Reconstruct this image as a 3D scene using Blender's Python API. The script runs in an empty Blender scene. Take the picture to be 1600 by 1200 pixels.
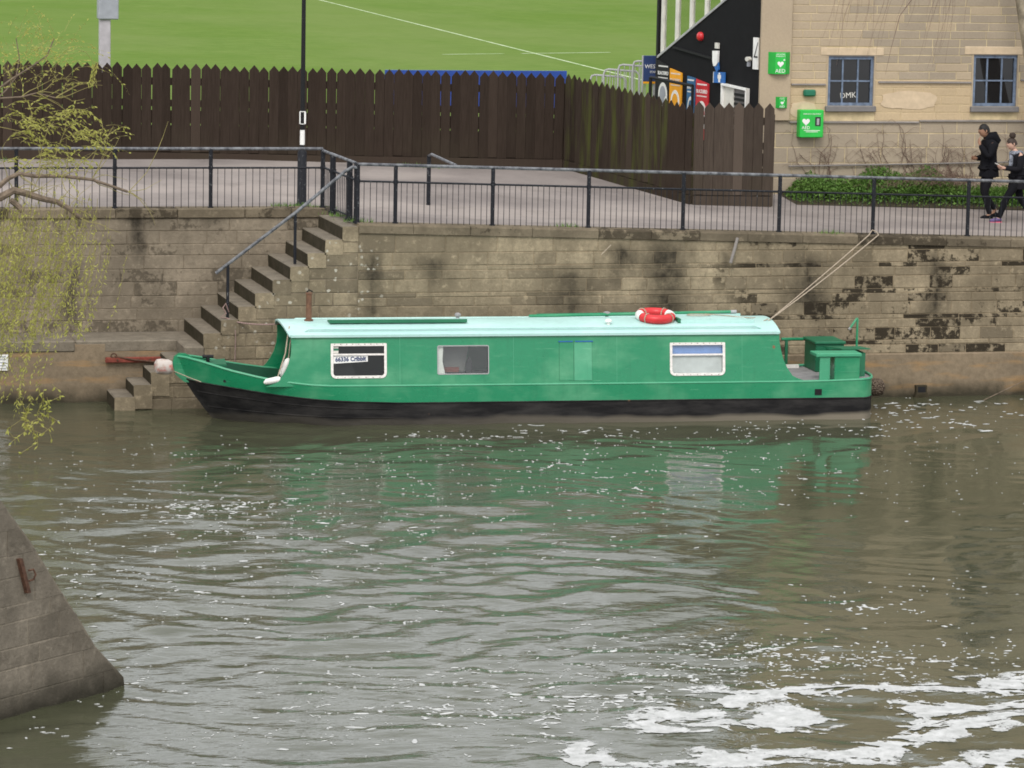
import bpy, bmesh, math, random
import numpy as np
from mathutils import Vector, Matrix
random.seed(7); RNG = np.random.default_rng(11)
scene = bpy.context.scene
COL = scene.collection

# ------------------------------------------------------------------ camera, sky, sun, exposure
PSI, PITCH, ROLL, CAM_H, CAM_D = math.radians(14), math.atan(800/5700), 0.019, 9.0, 61.75
fw = Vector((math.sin(PSI)*math.cos(PITCH), math.cos(PSI)*math.cos(PITCH), -math.sin(PITCH)))
r0 = Vector((math.cos(PSI), -math.sin(PSI), 0)); u0 = r0.cross(fw)
cr = r0*math.cos(ROLL)+u0*math.sin(ROLL); cu = u0*math.cos(ROLL)-r0*math.sin(ROLL)
cam = bpy.data.cameras.new('camera'); cam_o = bpy.data.objects.new('camera', cam); COL.objects.link(cam_o)
cam_o.matrix_world = Matrix((( cr.x, cu.x, -fw.x, -CAM_D*math.sin(PSI)), (cr.y, cu.y, -fw.y, -CAM_D*math.cos(PSI)),
                             (cr.z, cu.z, -fw.z, CAM_H), (0, 0, 0, 1)))
cam.sensor_width = 36; cam.lens = 36*5700/1600; cam.clip_start = 0.5; cam.clip_end = 3000
scene.camera = cam_o

SUN_EL, SUN_AZ = math.radians(48), math.radians(200)      # azimuth clockwise from +Y: behind the camera, a little to the left
world = bpy.data.worlds.new('World'); scene.world = world; world.use_nodes = True
wt = world.node_tree; wt.nodes.clear()
sky = wt.nodes.new('ShaderNodeTexSky'); sky.sky_type = 'NISHITA'; sky.sun_disc = False
sky.sun_elevation = SUN_EL; sky.sun_rotation = SUN_AZ; sky.air_density = 1.0; sky.dust_density = 3.0; sky.ozone_density = 1.0
hs = wt.nodes.new('ShaderNodeHueSaturation'); hs.inputs['Saturation'].default_value = 0.22
cl = wt.nodes.new('ShaderNodeMix'); cl.data_type = 'RGBA'; cl.inputs[0].default_value = 0.65      # cloud sheet evening out the sky
cl.inputs[7].default_value = (8.6, 8.8, 9.1, 1)
bg = wt.nodes.new('ShaderNodeBackground'); bg.inputs['Strength'].default_value = 0.15
wo = wt.nodes.new('ShaderNodeOutputWorld')
wt.links.new(sky.outputs[0], hs.inputs['Color']); wt.links.new(hs.outputs[0], cl.inputs[6])
wt.links.new(cl.outputs[2], bg.inputs[0]); wt.links.new(bg.outputs[0], wo.inputs[0])
sun = bpy.data.lights.new('sun', 'SUN'); sun.energy = 1.2; sun.angle = math.radians(18); sun.color = (1, .96, .9)
sun_o = bpy.data.objects.new('sun', sun); COL.objects.link(sun_o)
sd = Vector((math.sin(SUN_AZ)*math.cos(SUN_EL), math.cos(SUN_AZ)*math.cos(SUN_EL), math.sin(SUN_EL)))
sun_o.rotation_euler = sd.to_track_quat('Z', 'Y').to_euler(); sun_o.location = (0, -20, 40)
vs = scene.view_settings; vs.view_transform = 'Standard'; vs.look = 'None'; vs.gamma = 1; vs.exposure = 0.34; vs.use_curve_mapping = False
scene.render.engine = 'CYCLES'
scene.cycles.max_bounces = 6; scene.cycles.filter_width = 1.75

# ------------------------------------------------------------------ materials
class NT:
    def __init__(s, name):
        s.m = bpy.data.materials.new(name); s.m.use_nodes = True; s.t = s.m.node_tree; s.t.nodes.clear()
        s.out = s.t.nodes.new('ShaderNodeOutputMaterial'); s.b = s.t.nodes.new('ShaderNodeBsdfPrincipled')
        s.t.links.new(s.b.outputs[0], s.out.inputs[0]); s._pos = None; s._rnd = None
    def n(s, ty, **k):
        x = s.t.nodes.new(ty)
        for a, v in k.items(): setattr(x, a, v)
        return x
    def put(s, sock, v):
        if hasattr(v, 'links') or hasattr(v, 'is_linked'): s.t.links.new(v, sock)
        else:
            if isinstance(v, (tuple, list)) and len(v) == 3 and sock.type == 'RGBA': v = (*v, 1)
            sock.default_value = v
    def pos(s):
        if s._pos is None: s._pos = s.n('ShaderNodeNewGeometry').outputs['Position']
        return s._pos
    def obj(s): return s.n('ShaderNodeTexCoord').outputs['Object']
    def rnd(s):
        if s._rnd is None: s._rnd = s.n('ShaderNodeObjectInfo').outputs['Random']
        return s._rnd
    def xyz(s, v=None):
        x = s.n('ShaderNodeSeparateXYZ'); s.put(x.inputs[0], v or s.pos()); return x.outputs
    def scaled(s, sc, v=None):
        x = s.n('ShaderNodeVectorMath', operation='MULTIPLY'); s.put(x.inputs[0], v or s.pos()); x.inputs[1].default_value = sc; return x.outputs[0]
    def noise(s, sc, detail=4, rough=.55, v=None, dist=0):
        x = s.n('ShaderNodeTexNoise'); s.put(x.inputs['Vector'], v or s.pos()); x.inputs['Scale'].default_value = sc
        x.inputs['Detail'].default_value = detail; x.inputs['Roughness'].default_value = rough; x.inputs['Distortion'].default_value = dist
        return x.outputs[0]
    def voro(s, sc, v=None):
        x = s.n('ShaderNodeTexVoronoi'); s.put(x.inputs['Vector'], v or s.pos()); x.inputs['Scale'].default_value = sc; return x.outputs['Distance']
    def ramp(s, f, lo, hi, a=0., b=1.):
        x = s.n('ShaderNodeMapRange'); s.put(x.inputs[0], f); x.inputs[1].default_value = lo; x.inputs[2].default_value = hi
        x.inputs[3].default_value = a; x.inputs[4].default_value = b; x.clamp = True; return x.outputs[0]
    def math(s, op, a, b=0.):
        x = s.n('ShaderNodeMath', operation=op); s.put(x.inputs[0], a); s.put(x.inputs[1], b); return x.outputs[0]
    def mix(s, f, a, b, mode='MIX'):
        x = s.n('ShaderNodeMix', data_type='RGBA', blend_type=mode); s.put(x.inputs[0], f); s.put(x.inputs[6], a); s.put(x.inputs[7], b); return x.outputs[2]
    def bump(s, h, st=.3, d=.02):
        x = s.n('ShaderNodeBump'); s.put(x.inputs['Height'], h); x.inputs['Strength'].default_value = st; x.inputs['Distance'].default_value = d
        s.t.links.new(x.outputs[0], s.b.inputs['Normal']); return x
    def done(s, col, rough=.8, spec=.3, metal=0.):
        s.put(s.b.inputs['Base Color'], col); s.put(s.b.inputs['Roughness'], rough)
        s.b.inputs['Specular IOR Level'].default_value = spec; s.b.inputs['Metallic'].default_value = metal; return s.m

def plain(name, col, rough=.6, spec=.3, metal=0., var=.12, sc=6.):
    t = NT(name); v = t.noise(sc, 5)
    c = t.mix(t.ramp(v, .3, .7), tuple(x*(1-var) for x in col), tuple(min(1, x*(1+var)) for x in col))
    t.bump(t.noise(60, 3), .08, .005)
    return t.done(c, rough, spec, metal)

def gauss_streaks(t, xs):
    """dark water-run streaks hanging down the wall at given X (world), each (x, halfwidth, ztop, zbot)"""
    px, py, pz = t.xyz(); tot = None
    wob = t.ramp(t.noise(1.8, 5, .6, t.scaled((1, 1, .5))), .3, .7, -.2, .2)
    for x, w, zt, zb in xs:
        d = t.math('ABSOLUTE', t.math('ADD', t.math('SUBTRACT', px, x), wob)); a = t.ramp(d, w*.1, w*1.7, 1, 0)
        b = t.math('MULTIPLY', t.ramp(pz, zt, zt-.25), t.ramp(pz, zb, zb+.4)); g = t.math('MULTIPLY', a, b)
        tot = g if tot is None else t.math('MAXIMUM', tot, g)
    return tot

def stone_mat(name, tones, streaks=None, crust=0., crust_x=None, spots=None, damp=None, low=None):
    t = NT(name); r = t.rnd()
    c = t.mix(t.ramp(r, .1, .7), tones[0], tones[1]); c = t.mix(t.ramp(r, .78, .95, 0, .8), c, tones[2])
    n0 = t.noise(.75, 5, .62, t.scaled((1, 1, .8))); c = t.mix(t.ramp(n0, .40, .62, 0, .72), c, tuple(x*.50 for x in tones[1])); c = t.mix(t.ramp(n0, .46, .30, 0, .5), c, tuple(min(1, x*1.12) for x in tones[0]))
    n1 = t.noise(2.6, 6, .65, t.scaled((1, 1, .55))); c = t.mix(t.ramp(n1, .42, .72, 0, .6), c, tuple(x*.45 for x in tones[1]))
    n2 = t.noise(16, 6, .68); c = t.mix(t.ramp(n2, .38, .72, 0, .55), c, tuple(x*.5 for x in tones[1]))
    n3 = t.noise(7, 6, .7); c = t.mix(t.ramp(n3, .56, .72, 0, .55), c, tuple(min(1, x*1.30) for x in tones[0]))
    if streaks:
        g = t.math('MULTIPLY', gauss_streaks(t, streaks), t.math('MULTIPLY', t.ramp(t.noise(5, 6, .7), .28, .55, .45, .95), t.ramp(t.math('FRACT', t.math('MULTIPLY', r, 5.1)), .15, .6, .62, 1)))
        c = t.mix(g, c, (.030, .026, .020))
    if crust:
        f = t.math('ADD', t.noise(4.5, 7, .72), t.math('MULTIPLY', t.math('FRACT', t.math('MULTIPLY', r, 7.3)), .34))
        k = t.ramp(f, .74, .80, 0, crust)
        if crust_x: k = t.math('MULTIPLY', k, t.ramp(t.math('ADD', t.xyz()[0], t.ramp(t.noise(.8, 2), .3, .7, -1.5, 1.5)), crust_x[0], crust_x[1], .12, 1))
        c = t.mix(k, c, (.030, .024, .017))
    if spots:
        s1 = t.voro(7, t.scaled((1, 1, 1.0))); s2 = t.math('ADD', s1, t.ramp(t.noise(24, 3), .3, .7, -.09, .09)); k = t.math('MULTIPLY', t.ramp(s2, .17, .24, 1, 0), t.ramp(t.noise(2.0, 3), .42, .5))
        px, py, pz = t.xyz(); k = t.math('MULTIPLY', k, t.ramp(px, spots[1], spots[1]-.5)); k = t.math('MULTIPLY', k, t.ramp(px, spots[0], spots[0]+.5))
        c = t.mix(t.math('MULTIPLY', k, .8), c, (.46, .43, .36))
    if damp:
        z = t.math('ADD', t.xyz()[2], t.ramp(t.noise(2, 3), .3, .7, -.08, .08))
        c = t.mix(t.ramp(z, damp, .03, 0, .85), c, (.02, .019, .013))
    t.bump(t.math('ADD', t.noise(30, 6, .7), t.math('MULTIPLY', t.noise(6, 4), 1.5)), .55, .02)
    return t.done(c, .95, .06)

M = {}
LT, MD, DK = (.39, .317, .212), (.29, .235, .158), (.155, .127, .09)
STREAKS = [(-2.5, .16, 2.7, 1.3), (-1.45, .24, 2.62, 2.0), (.95, .3, 2.4, 1.2), (1.9, .22, 2.85, 2.0), (2.7, .33, 2.9, 1.2), (5.3, .3, 2.6, 1.3), (7.6, .2, 2.6, 1.2), (3.7, .15, 2.7, 2.0)]
M['stone'] = stone_mat('river wall stone', (LT, MD, DK), STREAKS, .95, (3.2, 5.0), (-5.6, -2.0), None)
M['stone_left'] = stone_mat('left wall stone', ((.31, .258, .19), (.285, .236, .174), (.25, .207, .152)), [(-6.12, .15, 3.3, 2.1), (-5.9, .3, 3.2, 2.75), (-4.95, .25, 3.2, 2.75), (-7.2, .12, 2.3, 1.0)], .55, None, None, None)
M['coping'] = stone_mat('coping stone', ((.24, .195, .135), (.19, .155, .108), (.13, .105, .075)), None, .7, None)
M['mortar'] = stone_mat('pale lime mortar', ((.36, .29, .19), (.33, .26, .17), (.30, .24, .155)), STREAKS, 0)
M['mortar_left'] = stone_mat('grey lime mortar', ((.265, .215, .155), (.245, .2, .145), (.22, .18, .13)), None, 0)
t = NT('weathered render')   # the smooth lower band of the walls
c = t.mix(t.ramp(t.noise(.9, 5), .35, .7), (.245, .188, .125), (.185, .144, .098)); c = t.mix(t.ramp(t.noise(11, 6, .7), .4, .75, 0, .5), c, (.08, .063, .04))
c = t.mix(t.ramp(t.noise(3, 4, .6, t.scaled((.3, .3, 2))), .52, .7, 0, .8), c, (.33, .20, .09))
z = t.math('ADD', t.xyz()[2], t.ramp(t.noise(2.5, 4), .3, .7, -.09, .09)); c = t.mix(t.ramp(z, .3, .02, 0, .9), c, (.026, .024, .015))
t.bump(t.noise(25, 6, .7), .4, .02); M['render'] = t.done(c, .9, .2)
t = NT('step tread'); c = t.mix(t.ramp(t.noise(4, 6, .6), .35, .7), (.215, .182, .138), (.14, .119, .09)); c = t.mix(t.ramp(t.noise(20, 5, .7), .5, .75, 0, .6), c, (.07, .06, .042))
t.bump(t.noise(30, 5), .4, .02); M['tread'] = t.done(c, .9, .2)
t = NT('dark riser'); c = t.mix(t.ramp(t.noise(5, 6, .6), .35, .7), (.036, .031, .018), (.062, .050, .034)); t.bump(t.noise(30, 5), .4, .02); M['riser'] = t.done(c, .95, .1)  # riser faces, much darker than the treads
t = NT('asphalt path'); c = t.mix(t.ramp(t.noise(.55, 5, .6), .35, .68), (.305, .268, .246), (.195, .17, .158)); c = t.mix(t.ramp(t.noise(70, 3), .3, .7, 0, .3), c, (.12, .1, .095))
c = t.mix(t.ramp(t.noise(.25, 3, .5, t.scaled((1, 2.2, 1))), .5, .62, 0, .6), c, (.345, .30, .27)); c = t.mix(t.ramp(t.noise(1.4, 6, .7), .55, .75, 0, .5), c, (.13, .112, .10)); t.bump(t.noise(120, 3), .3, .01); M['asphalt'] = t.done(c, .95, .08)
t = NT('pitch grass'); f = t.noise(1.6, 5, .65); c = t.mix(t.ramp(f, .3, .7), (.112, .182, .043), (.150, .222, .060)); c = t.mix(t.ramp(t.noise(.13, 4), .4, .7, 0, .5), c, (.090, .170, .025))
c = t.mix(t.ramp(t.noise(7, 5, .75), .4, .68, 0, .6), c, (.125, .165, .04)); c = t.mix(t.ramp(t.noise(.5, 5, .7, t.scaled((1, .35, 1))), .45, .7, 0, .45), c, (.092, .16, .034)); c = t.mix(t.ramp(t.noise(.09, 5, .65, t.scaled((1, .4, 1))), .42, .62, 0, .55), c, (.158, .206, .068)); M['grass'] = t.done(c, 1., .0)
t = NT('worn pitch paint'); c = t.mix(t.ramp(t.noise(2.5, 5, .7), .35, .65, .2, .8), (.16, .29, .05), (.62, .66, .5)); M['line'] = t.done(c, .9, .1)
def wood(name, a, b, green=0.):
    t = NT(name); r = t.rnd(); g = t.noise(3, 5, .6, t.scaled((14, 14, 1))); c = t.mix(t.ramp(g, .3, .7), a, b)
    c = t.mix(t.ramp(r, .90, .96, 0, .6), c, tuple(x*1.5 for x in b)); c = t.mix(t.ramp(r, .0, .35, .45, 0), c, tuple(x*.5 for x in a))
    pz = t.xyz()[2]
    c = t.mix(t.math('MULTIPLY', t.ramp(t.noise(1.1, 4), .45, .75, 0, .6), t.ramp(pz, 4.3, 3.4)), c, (.055, .045, .03))
    if green:
        k = t.math('MULTIPLY', t.ramp(t.noise(1.2, 5, .6, t.scaled((4.5, 4.5, .5))), .47, .66), green)
        c = t.mix(k, c, (.075, .088, .018))
    t.bump(g, .3, .004); return t.done(c, .9, .06)
M['fence'] = wood('dark brown fence wood', (.029, .0205, .0155), (.043, .031, .024))
M['fence_green'] = wood('algae stained fence wood', (.031, .0225, .017), (.046, .034, .026), .6)
M['fence_pale'] = wood('weathered fence wood', (.050, .038, .030), (.074, .057, .045))
t = NT('black railing paint'); c = t.mix(t.ramp(t.noise(22, 5, .7), .6, .68), (.014, .015, .019), (.17, .17, .17)); M['rail'] = t.done(c, .55, .2)
t = NT('worn rail top'); c = t.mix(t.ramp(t.noise(9, 5, .7, t.scaled((1, 1, 1))), .38, .62), (.05, .052, .06), (.19, .195, .205)); M['rail_top'] = t.done(c, .5, .35)
M['black'] = plain('black paint', (.010, .010, .011), .6, .25)
M['black_wall'] = plain('black painted cladding', (.010, .010, .011), .85, .15)
M['white'] = plain('white paint', (.78, .77, .74), .5)
M['offwhite'] = plain('off white paint', (.62, .6, .54), .6)
M['grey_metal'] = plain('galvanised metal', (.34, .34, .34), .5, .5)
M['grey_post'] = plain('pale grey post', (.40, .37, .40), .6)
M['grey_box'] = plain('mid grey cabinet', (.30, .31, .345), .6)
M['blue'] = plain('blue board', (.022, .06, .30), .5)
M['navy'] = plain('navy sign', (.028, .05, .14), .5)
M['signblue'] = plain('blue sign', (.02, .12, .38), .5)
M['posterblue'] = plain('poster blue', (.03, .115, .24), .5)
M['orange'] = plain('orange poster', (.76, .33, .015), .5)
M['red'] = plain('red poster', (.50, .02, .03), .5)
M['aed'] = plain('bright green cabinet', (.018, .46, .055), .4, .5)
M['aed_dark'] = plain('green cabinet side', (.014, .34, .04), .5, .4)
M['bottle'] = plain('dark green lamp housing', (.008, .135, .07), .4, .5)
def bstone(name, a, b, d):
    t = NT(name); r = t.rnd(); c = t.mix(r, a, b); c = t.mix(t.ramp(t.noise(.8, 5, .6), .38, .72, 0, .75), c, d); c = t.mix(t.ramp(t.noise(25, 5, .7), .4, .75, 0, .35), c, tuple(x*.6 for x in b))
    t.bump(t.noise(40, 5, .7), .3, .01); return t.done(c, .9, .2)
M['bath'] = bstone('pale limestone', (.475, .38, .26), (.44, .35, .24), (.36, .29, .21))
M['bath_grey'] = bstone('greyed limestone', (.39, .32, .235), (.345, .285, .21), (.28, .235, .18))
M['bath_warm'] = bstone('warm limestone', (.54, .415, .26), (.50, .385, .24), (.43, .33, .21))
M['bath_patch'] = plain('cleaned limestone', (.56, .44, .30), .9, .2)
M['bmortar'] = plain('cream mortar', (.53, .43, .26), .95, .1, var=.2)
M['frame_blue'] = plain('faded blue window paint', (.14, .18, .25), .6, var=.35, sc=12)
M['frame_grey'] = plain('grey window sill', (.18, .17, .165), .8)
M['lead'] = plain('lead flashing', (.20, .18, .165), .8)
t = NT('dark glass'); M['glass_dark'] = t.done((.012, .012, .013), .04, .5)
t = NT('clear glass'); tr = t.n('ShaderNodeBsdfTransparent'); tr.inputs[0].default_value = (.90, .92, .91, 1); gl = t.n('ShaderNodeBsdfGlossy'); gl.inputs['Roughness'].default_value = .02
fr = t.n('ShaderNodeLayerWeight'); fr.inputs[0].default_value = .5; fp = t.math('ADD', t.math('MULTIPLY', t.math('POWER', fr.outputs['Facing'], 5.), .95), .05); ms = t.n('ShaderNodeMixShader'); t.t.links.new(fp, ms.inputs[0]); t.t.links.new(tr.outputs[0], ms.inputs[1]); t.t.links.new(gl.outputs[0], ms.inputs[2])
t.t.links.new(ms.outputs[0], t.out.inputs[0]); t.t.nodes.remove(t.b); M['glass'] = t.m
t = NT('tinted window glass'); tr = t.n('ShaderNodeBsdfTransparent'); tr.inputs[0].default_value = (.42, .43, .43, 1); gl = t.n('ShaderNodeBsdfGlossy'); gl.inputs['Roughness'].default_value = .03; fr = t.n('ShaderNodeLayerWeight'); fr.inputs[0].default_value = .5
fp = t.math('ADD', t.math('MULTIPLY', t.math('POWER', fr.outputs['Facing'], 5.), .95), .035); ms = t.n('ShaderNodeMixShader'); t.t.links.new(fp, ms.inputs[0]); t.t.links.new(tr.outputs[0], ms.inputs[1]); t.t.links.new(gl.outputs[0], ms.inputs[2]); t.t.links.new(ms.outputs[0], t.out.inputs[0]); t.t.nodes.remove(t.b); M['glass_tint'] = t.m
# boat
def paint(name, a, fade, rough, spots=True):
    t = NT(name); n = t.noise(1.1, 4, .55, t.scaled((1, 1, 1.6))); c = t.mix(t.ramp(n, .48, .68, 0, .6), a, fade)
    c = t.mix(t.ramp(t.noise(9, 5, .7), .4, .75, 0, .25), c, tuple(x*.7 for x in a))
    c = t.mix(t.ramp(t.noise(4, 5, .7, t.scaled((.5, .5, 4))), .58, .75, 0, .3), c, fade)
    c = t.mix(t.ramp(t.noise(3.0, 5, .7, t.scaled((.5, .5, 13))), .63, .72, 0, .45), c, tuple(min(1, x*1.25+.05) for x in fade))
    c = t.mix(t.ramp(t.noise(1.0, 5, .65, t.scaled((9, 9, .7))), .55, .8, 0, .30), c, tuple(x*.45 for x in a))
    if spots: c = t.mix(t.ramp(t.noise(5.5, 3, .6), .745, .765), c, (.20, .085, .03))
    ro = t.ramp(n, .4, .7, rough, min(1, rough+.25)); t.bump(t.math('ADD', t.noise(1.7, 2), t.math('MULTIPLY', t.noise(40, 3), .08)), .16, .02); return t.done(c, ro, .5)
M['green'] = paint('boat green paint', (.010, .215, .094), (.12, .36, .20), .24)
M['green_pale'] = paint('faded green paint', (.055, .31, .165), (.14, .40, .24), .45)
M['green_dark'] = paint('dark green paint', (.010, .13, .06), (.03, .18, .09), .45)
M['green_well_shade'] = paint('boat green with well shade', (.006, .065, .032), (.01, .09, .045), .5)  # boat green darkened: shade inside the bow well is painted into the colour
M['mint'] = paint('pale mint roof paint', (.415, .635, .59), (.50, .69, .645), .4, False)
t = NT('hull blacking'); px, py, pz = t.xyz(); c = t.mix(t.ramp(t.noise(3, 6, .7, t.scaled((.4, 1, 2))), .4, .75), (.0125, .012, .0125), (.045, .042, .04))
zz = t.math('ADD', pz, t.ramp(t.noise(.6, 3), .3, .7, -.06, .06)); right = t.ramp(px, -2, 5, .2, 1)
c = t.mix(t.math('MULTIPLY', t.ramp(zz, .13, .06), right), c, (.19, .165, .125)); c = t.mix(t.ramp(t.noise(7, 4), .74, .78), c, (.12, .07, .045)); t.bump(t.noise(12, 4), .3, .01); M['hull'] = t.done(c, .7, .1)
M['deckmat'] = plain('grey deck covering', (.26, .25, .25), .8, var=.2)
M['curtain'] = plain('grey curtain', (.30, .30, .31), .9)
M['blind_blue'] = plain('blue blind', (.20, .33, .70), .8)
M['blind_grey'] = plain('frosted pale blind', (.66, .66, .66), .8)
M['winframe'] = plain('white window frame', (.74, .70, .66), .45, .4, var=.15, sc=20)
M['rope'] = plain('pale rope', (.38, .31, .235), .9, var=.3, sc=40)
M['rope_pink'] = plain('faded pink rope', (.28, .19, .17), .9, var=.3, sc=40)
t = NT('rope fender'); t.bump(t.voro(38), 1.0, .03); c = t.mix(t.ramp(t.voro(38), 0, .7), (.26, .20, .15), (.05, .035, .025)); M['fender'] = t.done(c, .95, .1)
M['rust'] = plain('rusty iron', (.085, .042, .026), .85, var=.4, sc=25)
M['rust_red'] = plain('red oxide iron', (.19, .045, .03), .8, var=.4, sc=14)
M['chimney'] = plain('brown chimney pipe', (.14, .068, .038), .6, .4, var=.4, sc=10)
M['lifered'] = plain('red lifebuoy', (.56, .02, .025), .4, .5)
M['lifewhite'] = plain('white lifebuoy', (.74, .72, .68), .5)
t = NT('stained canvas'); c = t.mix(t.ramp(t.noise(6, 4), .45, .6), (.52, .46, .42), (.40, .29, .23)); pz = t.xyz()[2]
c = t.mix(t.math('MULTIPLY', t.ramp(t.math('ABSOLUTE', t.math('SUBTRACT', pz, .86)), .03, .07, 1, 0), t.ramp(t.noise(9, 3), .48, .6, 0, .75)), c, (.5, .08, .06)); M['canvas'] = t.done(c, .9, .1)
# plants, people
M['bark'] = plain('pale bark', (.20, .165, .12), .9, var=.4, sc=9)
M['bark_dark'] = plain('brown bark', (.155, .118, .085), .9, var=.4, sc=14)
M['bark_grey'] = plain('plane tree bark', (.27, .23, .165), .9, var=.5, sc=5)
M['twig'] = plain('willow twig', (.27, .235, .085), .8)
M['vine'] = plain('dead vine', (.15, .10, .075), .9)
def leafm(name, a, b):
    t = NT(name); c = t.mix(t.ramp(t.noise(3, 3), .3, .7), a, b); t.done(c, .6, .25)
    tl = t.n('ShaderNodeBsdfTranslucent'); t.put(tl.inputs[0], c); ms = t.n('ShaderNodeMixShader'); ms.inputs[0].default_value = .35
    t.t.links.new(t.b.outputs[0], ms.inputs[1]); t.t.links.new(tl.outputs[0], ms.inputs[2]); t.t.links.new(ms.outputs[0], t.out.inputs[0]); return t.m
M['leaf'] = leafm('young willow leaf', (.33, .345, .07), (.46, .44, .12))
M['weed'] = leafm('weed leaf', (.085, .18, .034), (.17, .285, .065))
M['skin_m'] = plain('brown skin', (.30, .165, .105), .55)
M['skin_f'] = plain('light skin', (.52, .32, .24), .55)
M['hair'] = plain('black hair', (.012, .010, .009), .6)
M['hair_f'] = plain('dark brown hair', (.035, .022, .016), .6)
M['coat'] = plain('black coat', (.009, .009, .011), .9, .08)
M['coat2'] = plain('charcoal coat', (.012, .0115, .014), .9, .08)
M['scarf'] = plain('grey patterned scarf', (.16, .17, .2), .9, var=.7, sc=30)
M['bag'] = plain('cream bag', (.52, .46, .40), .8)
M['shoe'] = plain('purple trainer', (.10, .07, .16), .7)
M['sole'] = plain('pink sole', (.62, .09, .16), .6)
# water and foam
t = NT('river water'); px, py, pz = t.xyz()
c = t.mix(t.ramp(t.noise(.16, 3), .35, .65), (.055, .058, .033), (.070, .072, .043))
calm = t.ramp(t.math('ADD', px, t.ramp(t.noise(.25, 2), .3, .7, -1.5, 1.5)), -3.5, 2.0, 1, .35)
h = t.math('ADD', t.noise(3.2, 3, .55, t.scaled((.55, 1.15, 1))), t.math('MULTIPLY', t.noise(9, 4, .6, t.scaled((.7, 1, 1))), .36))
bm_ = t.bump(t.math('MULTIPLY', h, calm), .6, .022); t.done(c, .05, .5); t.b.inputs['IOR'].default_value = 1.333; M['water'] = t.m
t = NT('river foam'); c = t.mix(t.ramp(t.noise(6, 5, .65), .3, .7), (.60, .60, .59), (.36, .365, .35)); t.bump(t.noise(45, 4), .6, .012); t.done(c, .85, .2)
tp = t.n('ShaderNodeBsdfTransparent'); ms = t.n('ShaderNodeMixShader'); ca = t.n('ShaderNodeAttribute', attribute_name='cover').outputs['Fac']; bub = t.ramp(t.noise(22, 6, .75), .32, .68, 0, 1); t.put(ms.inputs[0], t.ramp(t.math('SUBTRACT', t.math('MULTIPLY', ca, 1.12), bub), -.15, .40, 1, .06)); t.t.links.new(t.b.outputs[0], ms.inputs[1]); t.t.links.new(tp.outputs[0], ms.inputs[2]); t.t.links.new(ms.outputs[0], t.out.inputs[0]); M['froth'] = t.m
t = NT('foam flake'); c = t.mix(t.ramp(t.noise(20, 4), .3, .7), (.62, .62, .61), (.45, .45, .44)); ri = t.n('ShaderNodeNewGeometry').outputs['Random Per Island']; c = t.mix(ri, c, (.38, .385, .37)); M['foam'] = t.done(c, .8, .2)

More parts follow.
